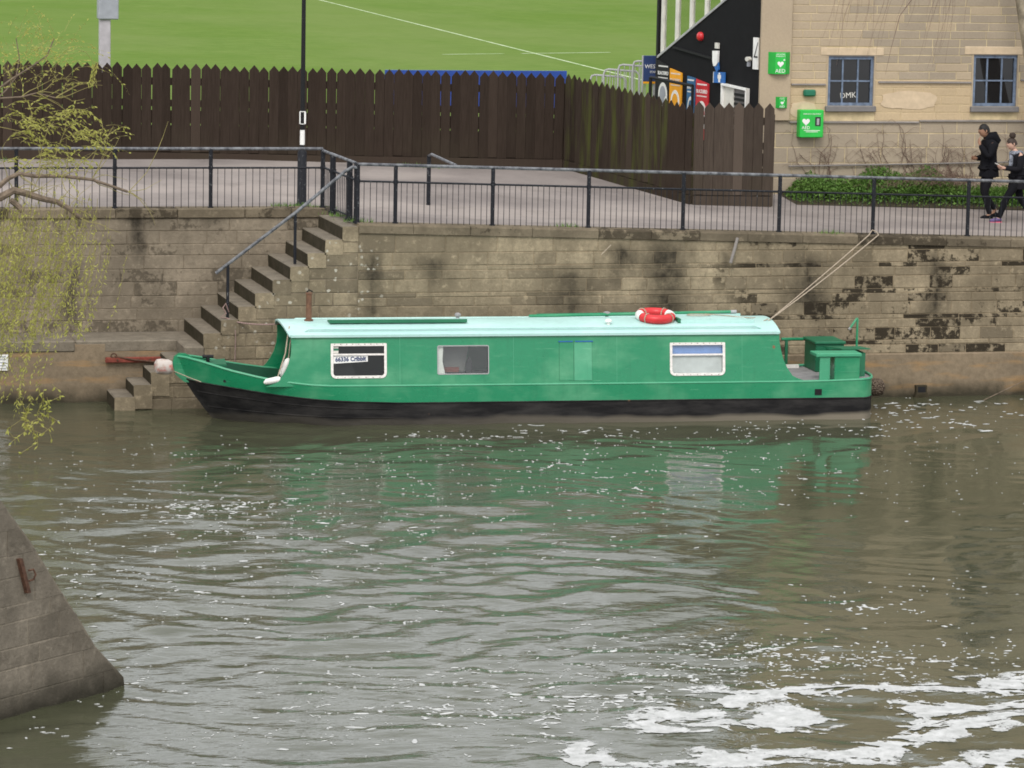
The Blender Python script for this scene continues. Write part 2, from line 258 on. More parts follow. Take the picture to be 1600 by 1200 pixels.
# ------------------------------------------------------------------ helpers
def tag(o, label=None, cat=None, group=None, kind=None):
    if label: o['label'] = label
    if cat: o['category'] = cat
    if group: o['group'] = group
    if kind: o['kind'] = kind
    return o
def empty(name, loc=(0, 0, 0), rz=0., label=None, cat=None, group=None):
    o = bpy.data.objects.new(name, None); COL.objects.link(o); o.location = loc; o.rotation_euler = (0, 0, rz); o.empty_display_size = .2
    return tag(o, label, cat, group)
def link(name, me, parent=None, loc=None, rz=0.):
    o = bpy.data.objects.new(name, me); COL.objects.link(o)
    if parent is not None: o.parent = parent
    if loc is not None: o.location = loc
    if rz: o.rotation_euler = (0, 0, rz)
    return o
class MB:
    def __init__(s): s.v = []; s.f = []; s.mi = []
    def add(s, vs, fs, mi=0):
        b = len(s.v); s.v += [tuple(x) for x in vs]; s.f += [tuple(i+b for i in f) for f in fs]; s.mi += [mi]*len(fs); return s
    def box(s, x0, x1, y0, y1, z0, z1, mi=0):
        return s.add([(x0, y0, z0), (x1, y0, z0), (x1, y1, z0), (x0, y1, z0), (x0, y0, z1), (x1, y0, z1), (x1, y1, z1), (x0, y1, z1)],
                     [(0, 3, 2, 1), (4, 5, 6, 7), (0, 1, 5, 4), (1, 2, 6, 5), (2, 3, 7, 6), (3, 0, 4, 7)], mi)
    def bbox(s, x0, x1, y0, y1, z0, z1, b=.01, mi=0):
        """box with all edges chamfered"""
        X = (x0, x1); Y = (y0, y1); Z = (z0, z1); vs = []; idx = {}
        for i in (0, 1):
            for j in (0, 1):
                for k in (0, 1):
                    sx, sy, sz = (1-2*i), (1-2*j), (1-2*k)
                    for a in range(3):
                        p = [X[i]+sx*b, Y[j]+sy*b, Z[k]+sz*b]; p[a] = (X[i], Y[j], Z[k])[a]; idx[i, j, k, a] = len(vs); vs.append(tuple(p))
        fs = []
        I = lambda i, j, k, a: idx[i, j, k, a]
        fs += [(I(0,0,0,0), I(0,0,1,0), I(0,1,1,0), I(0,1,0,0)), (I(1,0,0,0), I(1,1,0,0), I(1,1,1,0), I(1,0,1,0)),
               (I(0,0,0,1), I(1,0,0,1), I(1,0,1,1), I(0,0,1,1)), (I(0,1,0,1), I(0,1,1,1), I(1,1,1,1), I(1,1,0,1)),
               (I(0,0,0,2), I(0,1,0,2), I(1,1,0,2), I(1,0,0,2)), (I(0,0,1,2), I(1,0,1,2), I(1,1,1,2), I(0,1,1,2))]
        for i in (0, 1):
            for j in (0, 1): fs.append((I(i,j,0,0), I(i,j,1,0), I(i,j,1,1), I(i,j,0,1)))
            for k in (0, 1): fs.append((I(i,0,k,0), I(i,1,k,0), I(i,1,k,2), I(i,0,k,2)))
        for j in (0, 1):
            for k in (0, 1): fs.append((I(0,j,k,1), I(1,j,k,1), I(1,j,k,2), I(0,j,k,2)))
        for i in (0, 1):
            for j in (0, 1):
                for k in (0, 1): fs.append((I(i,j,k,0), I(i,j,k,1), I(i,j,k,2)))
        return s.add(vs, fs, mi)
    def tube(s, pts, r, n=8, mi=0, cap=True):
        pts = [Vector(p) for p in pts]; k = len(pts); rs = r if isinstance(r, (list, tuple)) else [r]*k
        vs = []; up = None
        for i, p in enumerate(pts):
            d = (pts[min(i+1, k-1)]-pts[max(i-1, 0)])
            d = d.normalized() if d.length > 1e-9 else Vector((0, 0, 1))
            if up is None: up = Vector((0, 0, 1)) if abs(d.z) < .9 else Vector((1, 0, 0))
            a = d.cross(up)
            if a.length < 1e-6: a = d.cross(Vector((0, 1, 0)))
            a.normalize(); b = a.cross(d).normalized(); up = b
            for j in range(n):
                th = 2*math.pi*j/n; vs.append(p+(a*math.cos(th)+b*math.sin(th))*rs[i])
        fs = [(i*n+j, i*n+(j+1) % n, (i+1)*n+(j+1) % n, (i+1)*n+j) for i in range(k-1) for j in range(n)]
        if cap: fs += [tuple(range(n-1, -1, -1)), tuple(range((k-1)*n, k*n))]
        return s.add(vs, fs, mi)
    def prism(s, poly, axis, a, b, mi=0):
        """poly: 2D list; extruded along axis (0,1,2) from a to b"""
        def P(p, t):
            return {0: (t, p[0], p[1]), 1: (p[0], t, p[1]), 2: (p[0], p[1], t)}[axis]
        n = len(poly)
        return s.add([P(p, a) for p in poly]+[P(p, b) for p in poly], [tuple(range(n)), tuple(range(2*n-1, n-1, -1))]+[(i, i+n, (i+1) % n+n, (i+1) % n) for i in range(n)], mi)
    def lathe(s, prof, n=16, c=(0, 0, 0), mi=0):
        vs = [(c[0]+r*math.cos(2*math.pi*j/n), c[1]+r*math.sin(2*math.pi*j/n), c[2]+z) for r, z in prof for j in range(n)]; k = len(prof)
        return s.add(vs, [(i*n+j, i*n+(j+1) % n, (i+1)*n+(j+1) % n, (i+1)*n+j) for i in range(k-1) for j in range(n)]+[tuple(range(n-1, -1, -1)), tuple(range((k-1)*n, k*n))], mi)
    def mesh(s, name, mats, smooth=False, recalc=True):
        me = bpy.data.meshes.new(name); me.from_pydata([tuple(v) for v in s.v], [], s.f)
        for m in (mats if isinstance(mats, (list, tuple)) else [mats]): me.materials.append(M[m])
        if any(s.mi): me.polygons.foreach_set('material_index', s.mi)
        if recalc:
            bm = bmesh.new(); bm.from_mesh(me); bmesh.ops.recalc_face_normals(bm, faces=bm.faces); bm.to_mesh(me); bm.free()
        if smooth:
            me.polygons.foreach_set('use_smooth', [True]*len(me.polygons))
            try: me.set_sharp_from_angle(angle=math.radians(40))
            except Exception: pass
        me.update(); return me
    def build(s, name, mats, parent=None, smooth=False, loc=None, rz=0., recalc=True):
        return link(name, s.mesh(name, mats, smooth, recalc), parent, loc, rz)
def text(name, body, size, m, parent, mat4, align='CENTER', ext=.002, sx=1., bold=0.):
    cu_ = bpy.data.curves.new('txt', 'FONT'); cu_.body = body; cu_.size = size; cu_.extrude = ext; cu_.align_x = align; cu_.align_y = 'CENTER'; cu_.resolution_u = 2; cu_.offset = bold
    o = bpy.data.objects.new('txt', cu_); COL.objects.link(o); bpy.context.view_layer.update()
    me = bpy.data.meshes.new_from_object(o.evaluated_get(bpy.context.evaluated_depsgraph_get())); bpy.data.objects.remove(o); bpy.data.curves.remove(cu_)
    me.materials.clear(); me.materials.append(M[m]); me.transform(Matrix.Diagonal((sx, 1, 1, 1))); me.transform(mat4)
    return link(name, me, parent)
def face_mat(origin, right, up):
    r_ = Vector(right).normalized(); u_ = Vector(up).normalized(); n_ = r_.cross(u_); o = Vector(origin)
    return Matrix(((r_.x, u_.x, n_.x, o.x), (r_.y, u_.y, n_.y, o.y), (r_.z, u_.z, n_.z, o.z), (0, 0, 0, 1)))
def stone(parent, O, d, n, s0, s1, z0, z1, m, depth=.06, proud=.0, g=.006, name='stone', mb=None, rough=.006):
    """one squared stone on a wall plane: O origin, d unit along, n outward normal; joint gap g each side"""
    s0 += g; s1 -= g; z0 += g; z1 -= g; b = min(.008, (z1-z0)*.15); w = (s1-s0)/2; h = (z1-z0)/2
    j = lambda: random.uniform(-rough, rough)
    R = [(-w, -h), (w, -h), (w, h), (-w, h)]
    loc = [(x+j(), -depth, z+j()) for x, z in R]+[(x+j(), -b+proud, z+j()) for x, z in R]
    F = [(x-math.copysign(b+abs(j()), x), proud+j()*.6, z-math.copysign(b+abs(j())*.5, z)) for x, z in R]; loc += F
    c = Vector(O)+Vector(d)*((s0+s1)/2)+Vector((0, 0, (z0+z1)/2))-(parent.location if parent is not None and mb is None else Vector()); D = Vector(d); Nn = Vector(n)
    vs = [D*x+Nn*y+Vector((0, 0, z)) for x, y, z in loc]
    fs = [(0, 1, 5, 4), (1, 2, 6, 5), (2, 3, 7, 6), (3, 0, 4, 7), (4, 5, 9, 8), (5, 6, 10, 9), (6, 7, 11, 10), (7, 4, 8, 11), (8, 9, 10, 11)]
    if mb is not None: mb.add([v+c for v in vs], fs); return
    q = MB(); q.add(vs, fs); return q.build(name, m, parent, loc=c)
def course(parent, O, d, n, s0, s1, z0, z1, m, lo, hi, **k):
    s = s0-random.uniform(0, lo)*0
    while s < s1-.02:
        e = s+random.uniform(lo, hi)
        if s1-e < lo*.6: e = s1
        e = min(e, s1); stone(parent, O, d, n, s, e, z0, z1, m, proud=random.uniform(-.004, .005), **k); s = e
def vnoise(x, y, seed=0):
    """2D value noise on numpy arrays"""
    rg = np.random.default_rng(seed); T = rg.random((256, 256)); xi = np.floor(x).astype(int); yi = np.floor(y).astype(int); fx = x-xi; fy = y-yi
    fx = fx*fx*(3-2*fx); fy = fy*fy*(3-2*fy); a = T[xi % 256, yi % 256]; b = T[(xi+1) % 256, yi % 256]; c_ = T[xi % 256, (yi+1) % 256]; d_ = T[(xi+1) % 256, (yi+1) % 256]
    return (a*(1-fx)+b*fx)*(1-fy)+(c_*(1-fx)+d_*fx)*fy
def fbm(x, y, oct=5, seed=0, gain=.5):
    s = np.zeros_like(x); a = 1; tot = 0
    for o in range(oct): s += a*vnoise(x*2**o+17.3*o, y*2**o+5.1*o, seed+o); tot += a; a *= gain
    return s/tot

# ------------------------------------------------------------------ ground levels
def zW(X): return 3.02-.0265*max(X, -3.0)
def zpath(X, Y):
    base = zW(X) if X > -3 else 3.12
    return base+.012*min(Y, 3.5)+(.085*(Y-3.5) if Y > 3.5 else 0)

# ------------------------------------------------------------------ water
WAVES = []
for lam, n, amp in ((2.1, 4, .0052), (1.25, 7, .0046), (.8, 9, .0032), (.5, 10, .0019)):
    for i in range(n):
        l = lam*random.uniform(.8, 1.25); th = random.gauss(math.pi/2, .55); k = 2*math.pi/l
        WAVES.append((k*math.cos(th), k*math.sin(th), random.uniform(0, 6.28), amp*random.uniform(.6, 1.2)))
def wave(x, y):
    x = np.asarray(x, float); y = np.asarray(y, float); h = np.zeros_like(x)
    wx = x+.5*np.sin(y*.9+1.)+.25*np.sin(x*1.3); wy = y+.4*np.sin(x*.7)+.25*np.sin(x*1.9+y*.6)
    for kx, ky, p, a in WAVES: h += a*np.sin(kx*wx+ky*wy+p)
    env = .35+.75*vnoise(x*.23+31, y*.23+7, 5); calm = np.clip(1.05-(x+2.0)/5.5, .38, 1)*np.clip((-y)/5.0+.25, .3, 1)
    return h*env*calm
gx = np.arange(-17, 15.01, .075); gy = np.arange(-33, 1.21, .075); XX, YY = np.meshgrid(gx, gy, indexing='ij'); ZZ = wave(XX, YY)
me = bpy.data.meshes.new('river'); nx, ny = XX.shape
idx = np.arange(nx*ny).reshape(nx, ny); quads = np.stack([idx[:-1, :-1], idx[1:, :-1], idx[1:, 1:], idx[:-1, 1:]], -1).reshape(-1, 4)
me.vertices.add(nx*ny); me.vertices.foreach_set('co', np.stack([XX, YY, ZZ], -1).reshape(-1).astype(np.float32))
me.loops.add(quads.size); me.loops.foreach_set('vertex_index', quads.reshape(-1).astype(np.int32)); me.polygons.add(len(quads))
me.polygons.foreach_set('loop_start', np.arange(0, quads.size, 4, dtype=np.int32)); me.update(calc_edges=True)
me.polygons.foreach_set('use_smooth', np.ones(len(quads), dtype=bool)); me.materials.append(M['water']); me.update()
tag(link('river_water', me), 'murky olive river water with ripples', kind='structure')
o = MB().add([(-60, -90, -.03), (80, -90, -.03), (80, -33, -.03), (-60, -33, -.03), (-60, 1.2, -.03), (-17, -33, -.03), (-17, 1.2, -.03), (15, -33, -.03), (80, 1.2, -.03), (15, 1.2, -.03)],
             [(0, 1, 2, 3), (3, 5, 6, 4), (7, 2, 8, 9)]).build('river_reach', 'water'); tag(o, 'flat water of the river beyond the view', kind='structure')

# foam: drifting flakes and the thick froth of the weir
fm = MB()
def flake(x, y, r, el, ang, seed):
    n = 7; vs = []; ca, sa = math.cos(ang), math.sin(ang)
    for j in range(n):
        th = 2*math.pi*j/n; rr = r*random.uniform(.55, 1.2); a, b = rr*math.cos(th)*el, rr*math.sin(th)
        vs.append((x+a*ca-b*sa, y+a*sa+b*ca))
    return vs
flakes = []
def cluster(cx, cy, sx, sy, n, r0, r1, chain=.25, el=(1., 2.6)):
    for i in range(int(n*1.35)):
        x, y = random.gauss(cx, sx), random.gauss(cy, sy); r = random.uniform(r0, r1)*random.choice((.3, .4, .5, .6, .85))
        if random.random() < chain:
            a = random.uniform(0, 6.28); k = random.randint(3, 7)
            for j in range(k):
                flakes.append((x, y, r*.75, random.uniform(1.2, 2.2), a)); x += math.cos(a)*r*1.6; y += math.sin(a)*r*1.6; a += random.gauss(0, .5)
        else: flakes.append((x, y, r, random.uniform(*el), random.gauss(0, .5)))
for a in ((-6.6, -9.6, .55, .7, 120, .018, .055), (-6.2, -10.6, 1.0, .9, 110, .015, .05), (-9.0, -14.0, .9, 1.6, 150, .016, .055), (-7.5, -13.2, 1.6, 1.6, 150, .012, .045),
          (1.0, -4.2, 3.2, .8, 210, .012, .042), (2.6, -3.4, 2.2, .5, 110, .014, .05), (6.8, -2.0, 1.6, .9, 130, .02, .075), (6.3, -1.2, .8, .5, 40, .03, .10), (0.0, -7.0, 3.6, 1.6, 330, .010, .034),
          (-3.0, -9.5, 2.6, 1.8, 230, .010, .036), (-4.5, -5.5, 2.2, 1.2, 90, .009, .026), (-7.0, -6.0, 1.6, 2.0, 90, .008, .022), (3.5, -8.5, 3.0, 2.4, 160, .009, .024),
          (-3.6, -13.0, 1.6, 1.3, 110, .012, .04), (1.1, -16.7, 1.0, .45, 60, .016, .05), (.1, -17.6, .35, .5, 34, .02, .055), (.75, -19.0, .12, .8, 22, .02, .05), (-6.7, -16.5, 2.0, 1.6, 90, .012, .04),
          (-4.0, -21.4, 1.4, .9, 190, .014, .05), (-6.2, -21.3, 1.3, .9, 150, .013, .05), (-2.2, -20.2, .9, .7, 300, .012, .045), (-.6, -20.4, 1.4, .45, 260, .012, .045), (-9.5, -20.0, .5, .9, 40, .014, .045), (-9.6, -23.2, 1.0, .9, 50, .012, .04)):
    cluster(*a)
for a in ((-2.2, -20.8, 1.6, .9, 420, .012, .06), (-4.6, -22.4, 1.2, .7, 150, .014, .07), (-6.8, -22.8, 1.1, .6, 70, .014, .05)): cluster(*a)
inside_boat = lambda x, y: -6.2 < x < 5.8 and y > -2.13-.035*(x+4)-.03
fq = np.array([[f[0], f[1]] for f in flakes]); fw_ = np.abs(fbm(fq[:, 0]*.55+fbm(fq[:, 0]*.4, fq[:, 1]*.4, 3, 7)*1.5, fq[:, 1]*.75, 4, 33, .5)-.5)
flakes = [f for f, w_ in zip(flakes, fw_) if random.random() < (1 if w_ < .045 else .30)]
flakes = [f for f in flakes if f[1] < -.1 and not inside_boat(f[0], f[1]) and f[1] > -32]
fx_ = np.array([f[0] for f in flakes]); fy_ = np.array([f[1] for f in flakes]); fz_ = wave(fx_, fy_)
for (x, y, r, el, a), z in zip(flakes, fz_):
    p = flake(x, y, r, el, a, 0); n = len(p); q = [(px, py, z+.0025) for px, py in p]+[(x, y, z+.009)]
    fm.add(q, [(i, (i+1) % n, n) for i in range(n)])
o = fm.build('river_foam', 'foam', recalc=False); tag(o, 'small white foam flakes drifting on the river', kind='stuff')
c_ = .014; fx = np.arange(-7.0, 2.4, c_); fy = np.arange(-26.6, -20.6, c_); FX, FY = np.meshgrid(fx, fy, indexing='ij')
w1 = (fbm(FX*.8, FY*.8, 4, 40)-.5)*1.5; w2 = (fbm(FX*.8+9, FY*.8+4, 4, 50)-.5)*1.5
U, V = FX+w1, FY+w2*.8
def band(cx0, cy0, cx1, cy1, w):     # soft distance to a segment
    dx, dy = cx1-cx0, cy1-cy0; tt = np.clip(((U-cx0)*dx+(V-cy0)*dy)/(dx*dx+dy*dy), 0, 1); return 1-np.hypot(U-cx0-tt*dx, V-cy0-tt*dy)/w
segs = []
for pl, w_ in (([(-3.9, -22.75), (-2.7, -22.24), (-1.8, -22.22), (-.62, -22.05), (.6, -21.95), (2.2, -21.8)], .55), ([(-4.3, -23.7), (-3.37, -23.5), (-2.6, -23.3)], .55), ([(-5.3, -24.4), (-4.77, -24.8), (-3.75, -24.85)], .36),
               ([(-3.9, -24.85), (-2.68, -24.79), (-1.78, -24.6), (-1.09, -24.3), (-.19, -23.8), (1.5, -23.5)], .5), ([(-1.3, -24.4), (-.8, -23.2), (.2, -22.9), (1.5, -22.8)], .45), ([(-3.9, -22.8), (-4.2, -23.6)], .4), ([(-2.4, -26.0), (-.6, -25.4), (1, -25.2)], .45)):
    segs += [(*p_, *q_, w_) for p_, q_ in zip(pl[:-1], pl[1:])]
dens = np.maximum.reduce([band(*q_) for q_ in segs])
web = np.abs(fbm(U*2.4, V*3.2, 5, 60, .55)-.5)*2; ragged = fbm(FX*4, FY*6, 5, 90, .65)
F = dens+1.15*(ragged-.5)+.05
cov = np.clip(np.minimum((.06+.50*np.clip(F, -.1, 1.2)-web)/.26, (F+.08)/.75), 0, 1); cov = cov*cov*(3-2*cov)
keep = cov > .03
keep[0, :] = keep[-1, :] = False
H_ = wave(FX, FY)+.0025+.012*np.clip(F, 0, .8)*fbm(FX*9, FY*9, 3, 80)
ii, jj = np.nonzero(keep[:-1, :-1] & keep[1:, :-1] & keep[1:, 1:] & keep[:-1, 1:])
N_ = FX.shape[1]; qs = np.stack([ii*N_+jj, (ii+1)*N_+jj, (ii+1)*N_+jj+1, ii*N_+jj+1], -1)
used, inv = np.unique(qs, return_inverse=True); co = np.stack([FX, FY, H_], -1).reshape(-1, 3)[used]
me = bpy.data.meshes.new('froth'); me.vertices.add(len(co)); me.vertices.foreach_set('co', co.reshape(-1).astype(np.float32)); me.loops.add(qs.size); me.loops.foreach_set('vertex_index', inv.reshape(-1).astype(np.int32))
me.polygons.add(len(qs)); me.polygons.foreach_set('loop_start', np.arange(0, qs.size, 4, dtype=np.int32)); me.update(calc_edges=True); me.polygons.foreach_set('use_smooth', np.ones(len(qs), dtype=bool)); me.materials.append(M['froth'])
at_ = me.attributes.new('cover', 'FLOAT', 'POINT'); at_.data.foreach_set('value', cov.reshape(-1)[used].astype(np.float32))
tag(link('river_froth', me), 'thick white froth swirling in the near water', kind='stuff')

# ------------------------------------------------------------------ field and path
o = MB().add([(-400, 8.7, 2.6), (500, 8.7, 2.6), (500, 900, 2.6), (-400, 900, 2.6)], [(0, 1, 2, 3)]).build('playing_field', 'grass'); tag(o, 'mown green playing field behind the fence', kind='structure')
def strip(p, q, w, z):
    p = Vector(p); q = Vector(q); d = (q-p).normalized(); n = Vector((-d.y, d.x))*w/2
    return [(p.x-n.x, p.y-n.y, z), (q.x-n.x, q.y-n.y, z), (q.x+n.x, q.y+n.y, z), (p.x+n.x, p.y+n.y, z)]
MB().add(strip((16.6, 50), (20.3, 150), .13, 2.606), [(0, 1, 2, 3)]).build('pitch_line', 'line', o)
MB().add(strip((13.6, 65.5), (16.0, 66.3), .2, 2.605), [(0, 1, 2, 3)]).build('pitch_line', 'line', o)
MB().add(strip((16.7, 66.5), (20.3, 67.7), .2, 2.605), [(0, 1, 2, 3)]).build('pitch_line', 'line', o)
mb = MB(); xs = [-16, -12, -9, -7, -5, -3.6, -2.7]+[-2.7+.9*i for i in range(1, 24)]; ys = [.36, .8, 1.4, 2.1, 2.5, 3, 3.5, 4.2, 5, 6, 7, 8, 8.72]
vid = {}
for i, x in enumerate(xs):
    for j, y in enumerate(ys): vid[i, j] = len(mb.v); mb.v.append((x, y, zpath(x, y)))
for i in range(len(xs)-1):
    for j in range(len(ys)-1):
        if xs[i+1] <= -2.69 and ys[j] < 2.45: continue
        mb.f.append((vid[i, j], vid[i+1, j], vid[i+1, j+1], vid[i, j+1])); mb.mi.append(0)
tag(mb.build('riverside_path', 'asphalt'), 'pinkish grey asphalt riverside path', kind='structure')
o = MB().box(-16, 18, 8.5, 8.715, 2.0, 2.98).build('path_edge', 'asphalt'); tag(o, 'edge of the path under the fence', kind='structure')

# ------------------------------------------------------------------ right river wall
wall = empty('river_wall', (3, 0, 0), label='tall stained limestone river wall behind the green boat', cat='wall')
def child(mb, name, mats, parent, smooth=False, recalc=True):
    mb.v = [(v[0]-parent.location.x, v[1]-parent.location.y, v[2]-parent.location.z) for v in mb.v]
    return mb.build(name, mats, parent, smooth, recalc=recalc)
X0, X1 = -2.71, 10.1
child(MB().add([(X0, .009, -.6), (18, .009, -.6), (18, .009, zW(18)-.02), (X0, .009, zW(X0)-.02), (X0, .42, -.6), (18, .42, -.6), (18, .42, zW(18)-.02), (X0, .42, zW(X0)-.02)],
               [(0, 1, 2, 3), (3, 2, 6, 7), (0, 3, 7, 4), (1, 5, 6, 2)]), 'mortar_core', 'mortar', wall)
zc = [2.60, 2.38, 2.30, 2.145, 1.92, 1.84, 1.685, 1.465, 1.385, 1.23, 1.01, .93, .775]
Ow = Vector((0, 0, 0)); DX = Vector((1, 0, 0)); NY = Vector((0, -1, 0))
for a, b in zip(zc[:-1], zc[1:]):
    thin = a-b < .1
    course(wall, Ow, DX, NY, X0, X1, b, a, 'stone', .36 if not thin else .6, .82 if not thin else 1.3, g=.005)
# course under the coping follows the falling top, and the coping stones themselves
s = X0
while s < X1:
    e = s+random.uniform(.5, 1.0); zt = zW((s+e)/2)-.15
    stone(wall, Ow, DX, NY, s, e, 2.60, zt, 'stone', g=.005); s = e
s = X0
while s < X1:
    e = min(s+random.uniform(.8, 1.3), X1+.5); a, b = zW(s), zW(e); q = MB()
    q.add([(s+.004, -.035, a-.15), (e-.004, -.035, b-.15), (e-.004, -.035, b-.025), (s+.004, -.035, a-.025), (s+.004, .37, a-.15), (e-.004, .37, b-.15), (e-.004, .37, b+.008), (s+.004, .37, a+.008), (s+.004, -.01, a+.005), (e-.004, -.01, b+.005)],
          [(0, 1, 2, 3), (3, 2, 9, 8), (8, 9, 6, 7), (0, 3, 8, 7, 4), (1, 5, 6, 9, 2), (0, 4, 5, 1)])
    child(q, 'coping_stone', 'coping', wall); s = e
child(MB().add([(X0, -.03, -.6), (18, -.03, -.6), (18, -.03, .74), (X0, -.03, .76), (X0, .02, .79), (18, .02, .77)], [(0, 1, 2, 3), (3, 2, 5, 4)]), 'plinth', 'render', wall)

# ------------------------------------------------------------------ stone stairs
stair = empty('stone_stairs', (-4.2, 0, 0), label='worn stone stairs climbing from the water up to the railings', cat='stairs')
RX = [-2.99, -3.28, -3.57, -3.87, -4.16, -4.46, -4.75, -5.04, -5.33]; Z0 = 3.05
tops = [Z0]+[Z0-.2225*(i+1) for i in range(9)]     # tops[i] is the tread right of riser i
def step(x0, x1, y0, y1, z0, z1, p):
    j = lambda a=.008: random.uniform(-a, a); q = MB(); b = .018
    v = [(x0+j(), y0, z0), (x1, y0, z0), (x1, y1, z0), (x0+j(), y1, z0), (x0+b+j(), y0, z1+j(.004)), (x1, y0, z1), (x1, y1, z1), (x0+b+j(), y1, z1), (x0+j(), y0, z1-b), (x0+j(), y1, z1-b)]
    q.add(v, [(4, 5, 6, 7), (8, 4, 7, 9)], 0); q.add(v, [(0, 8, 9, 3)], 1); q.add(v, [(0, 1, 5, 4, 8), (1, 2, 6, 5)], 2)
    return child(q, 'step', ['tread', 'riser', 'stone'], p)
for i in range(9):
    xr = X0-.004 if i == 0 else RX[i-1]+.02
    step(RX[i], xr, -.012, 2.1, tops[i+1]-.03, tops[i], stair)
# landing slab, lower flight, and the flank wall below the stairs
child(MB().bbox(-5.64, RX[8]+.02, -.015, .95, tops[9]-.22, tops[9], .02), 'landing_slab', 'tread', stair)
child(MB().bbox(-7.35, RX[8]+.02, .955, 2.1, tops[9]-.2, tops[9]-.004, .02), 'landing_slab', 'tread', stair)
lx = [-5.63, -5.92, -6.21, -6.5, -6.82]; lz = [.84, .63, .42, .22]
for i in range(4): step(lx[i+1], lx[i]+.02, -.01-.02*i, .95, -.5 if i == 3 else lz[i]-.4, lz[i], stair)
child(MB().prism([(X0, -.6), (-6.6, -.6), (-6.6, .1), (-6.2, .2), (-5.65, .6), (-5.6, .8), (-5.36, .82)]+[(RX[i]+.01, tops[i+1]-.02) for i in range(8, -1, -1)]+[(X0, 2.9)], 1, .009, .9), 'mortar_core', 'mortar_left', stair)
zf = [2.79, 2.60, 2.38, 2.16, 1.93, 1.71, 1.49, 1.26, 1.04, .82, .60, .38, .18, -.3]
def xlim(z):   # the stepped line of the flank at height z
    if z > .84:
        k = 0
        for i in range(9):
            if tops[i+1] >= z-.03: k = i
        return RX[k]+.012
    return -5.62 if z > .62 else (-5.9 if z > .4 else (-6.2 if z > .2 else -6.5))
for a, b in zip(zf[:-1], zf[1:]):
    xs0 = xlim(a)
    course(stair, Ow, DX, NY, xs0, X0+.002 if b > .7 else X0, b, a-.0, 'stone', .3, .75, g=.005)

# ------------------------------------------------------------------ left wall, two planes
lw = empty('quay_wall', (-7, 2.1, 0), label='grey stained quay wall left of the stone stairs', cat='wall')
child(MB().box(-18, -2.72, 2.107, 2.5, .3, 3.10), 'mortar_core', 'mortar_left', lw)
z = 3.0
zz_ = [3.0, 2.78, 2.55, 2.36, 2.12, 1.9, 1.66, 1.44, 1.24, 1.03]
for a, b in zip(zz_[:-1], zz_[1:]): course(lw, Vector((0, 2.1, 0)), DX, NY, -9.6, -2.72, b, a, 'stone_left', .45, 1.05, g=.0035)
s = -10.2
while s < -2.75:
    e = min(s+random.uniform(.8, 1.4), -2.72); child(MB().bbox(s+.004, e-.004, 2.06, 2.52, 3.0, 3.165, .015), 'coping_stone', 'coping', lw); s = e
lower = empty('quay_footing', (-8, .95, 0), label='smooth brown lower quay wall at the waterline left of the steps', cat='wall')
child(MB().add([(-18, .95, -.6), (-6.85, .95, -.6), (-6.85, .95, .98), (-18, .95, .98), (-18, 1.0, 1.02), (-6.85, 1.0, 1.02), (-18, 2.13, 1.03), (-6.85, 2.13, 1.03)], [(0, 1, 2, 3), (3, 2, 5, 4), (4, 5, 7, 6)]), 'wall_face', 'render', lower)
child(MB().add([(-6.85, .951, -.6), (-5.2, .951, -.6), (-5.2, .951, .86), (-6.85, .951, .86)], [(0, 1, 2, 3)]), 'wall_face', 'render', lower)
for x0_, x1_ in ((-10.2, -9.1), (-9.09, -8.2), (-8.19, -7.36)): child(MB().bbox(x0_, x1_, .925, 2.1, .86, 1.046, .02), 'ledge_slab', 'tread', lower)

# ------------------------------------------------------------------ railings
def railing(root, path, posts, bars, top, mid, base, r_post=.034, heavy=()):
    """path: function s->(x,y); posts / bars: list of s"""
    s0, s1 = posts[0], posts[-1]
    zt = lambda p: base(*p)+top; zm = lambda p: base(*p)+mid
    pts = [path(s0+(s1-s0)*i/12) for i in range(13)]
    child(MB().tube([(p[0], p[1], zt(p)) for p in pts], .027, 8), 'top_rail', 'rail_top', root, True)
    child(MB().tube([(p[0], p[1], zm(p)) for p in pts], .019, 6), 'mid_rail', 'rail', root, True)
    for i, s in enumerate(posts):
        p = path(s); r = r_post*(1.5 if i in heavy else 1); zb = base(*p); q = MB()
        q.tube([(0, 0, -.02), (0, 0, top-.005)], r, 10); q.tube([(0, 0, -.02), (0, 0, .02)], r*1.5, 10); q.tube([(0, 0, mid-.03), (0, 0, mid+.03)], r*1.2, 10)
        o = q.build('post', 'rail', root, True, loc=(p[0]-root.location.x, p[1]-root.location.y, zb-root.location.z))
    bm_ = MB().tube([(0, 0, -.02), (0, 0, mid)], .0062, 5).mesh('baluster', 'rail', True)
    for s in bars:
        p = path(s); link('baluster', bm_, root, (p[0]-root.location.x, p[1]-root.location.y, base(*p)-root.location.z))
PR = [-2.69, -2.04, -.35, 1.34, 3.03, 4.77, 6.49, 8.25, 10.0, 11.7]
rr = empty('path_railing', (3, .2, zW(3)), label='long black metal railing along the river wall above the boat', cat='railing')
bars = []
for a, b in zip(PR[:-1], PR[1:]):
    n = round((b-a)/.102); bars += [a+(b-a)*i/n for i in range(1, n)]
railing(rr, lambda s: (s, .2), PR, bars, .985, .70, lambda x, y: zW(x)+.006)
PL = [-9.9, -8.2, -6.52, -4.86, -2.9]
rl = empty('quay_railing', (-6, 2.25, 3.165), label='black metal railing on the quay wall left of the stairs', cat='railing')
bars = []
for a, b in zip(PL[:-1], PL[1:]):
    n = round((b-a)/.125); bars += [a+(b-a)*i/n for i in range(1, n)]
railing(rl, lambda s: (s, 2.25), PL, bars, 1.02, .69, lambda x, y: 3.163)
rc = empty('stairhead_railing', (-2.8, 1.2, 3.12), label='short black railing panel across the head of the stone stairs', cat='railing')
PC = [0, .29, .78, .96]
bars = [.05+.04*i for i in range(6)]+[.33+.05*i for i in range(9)]+[.82+.05*i for i in range(3)]
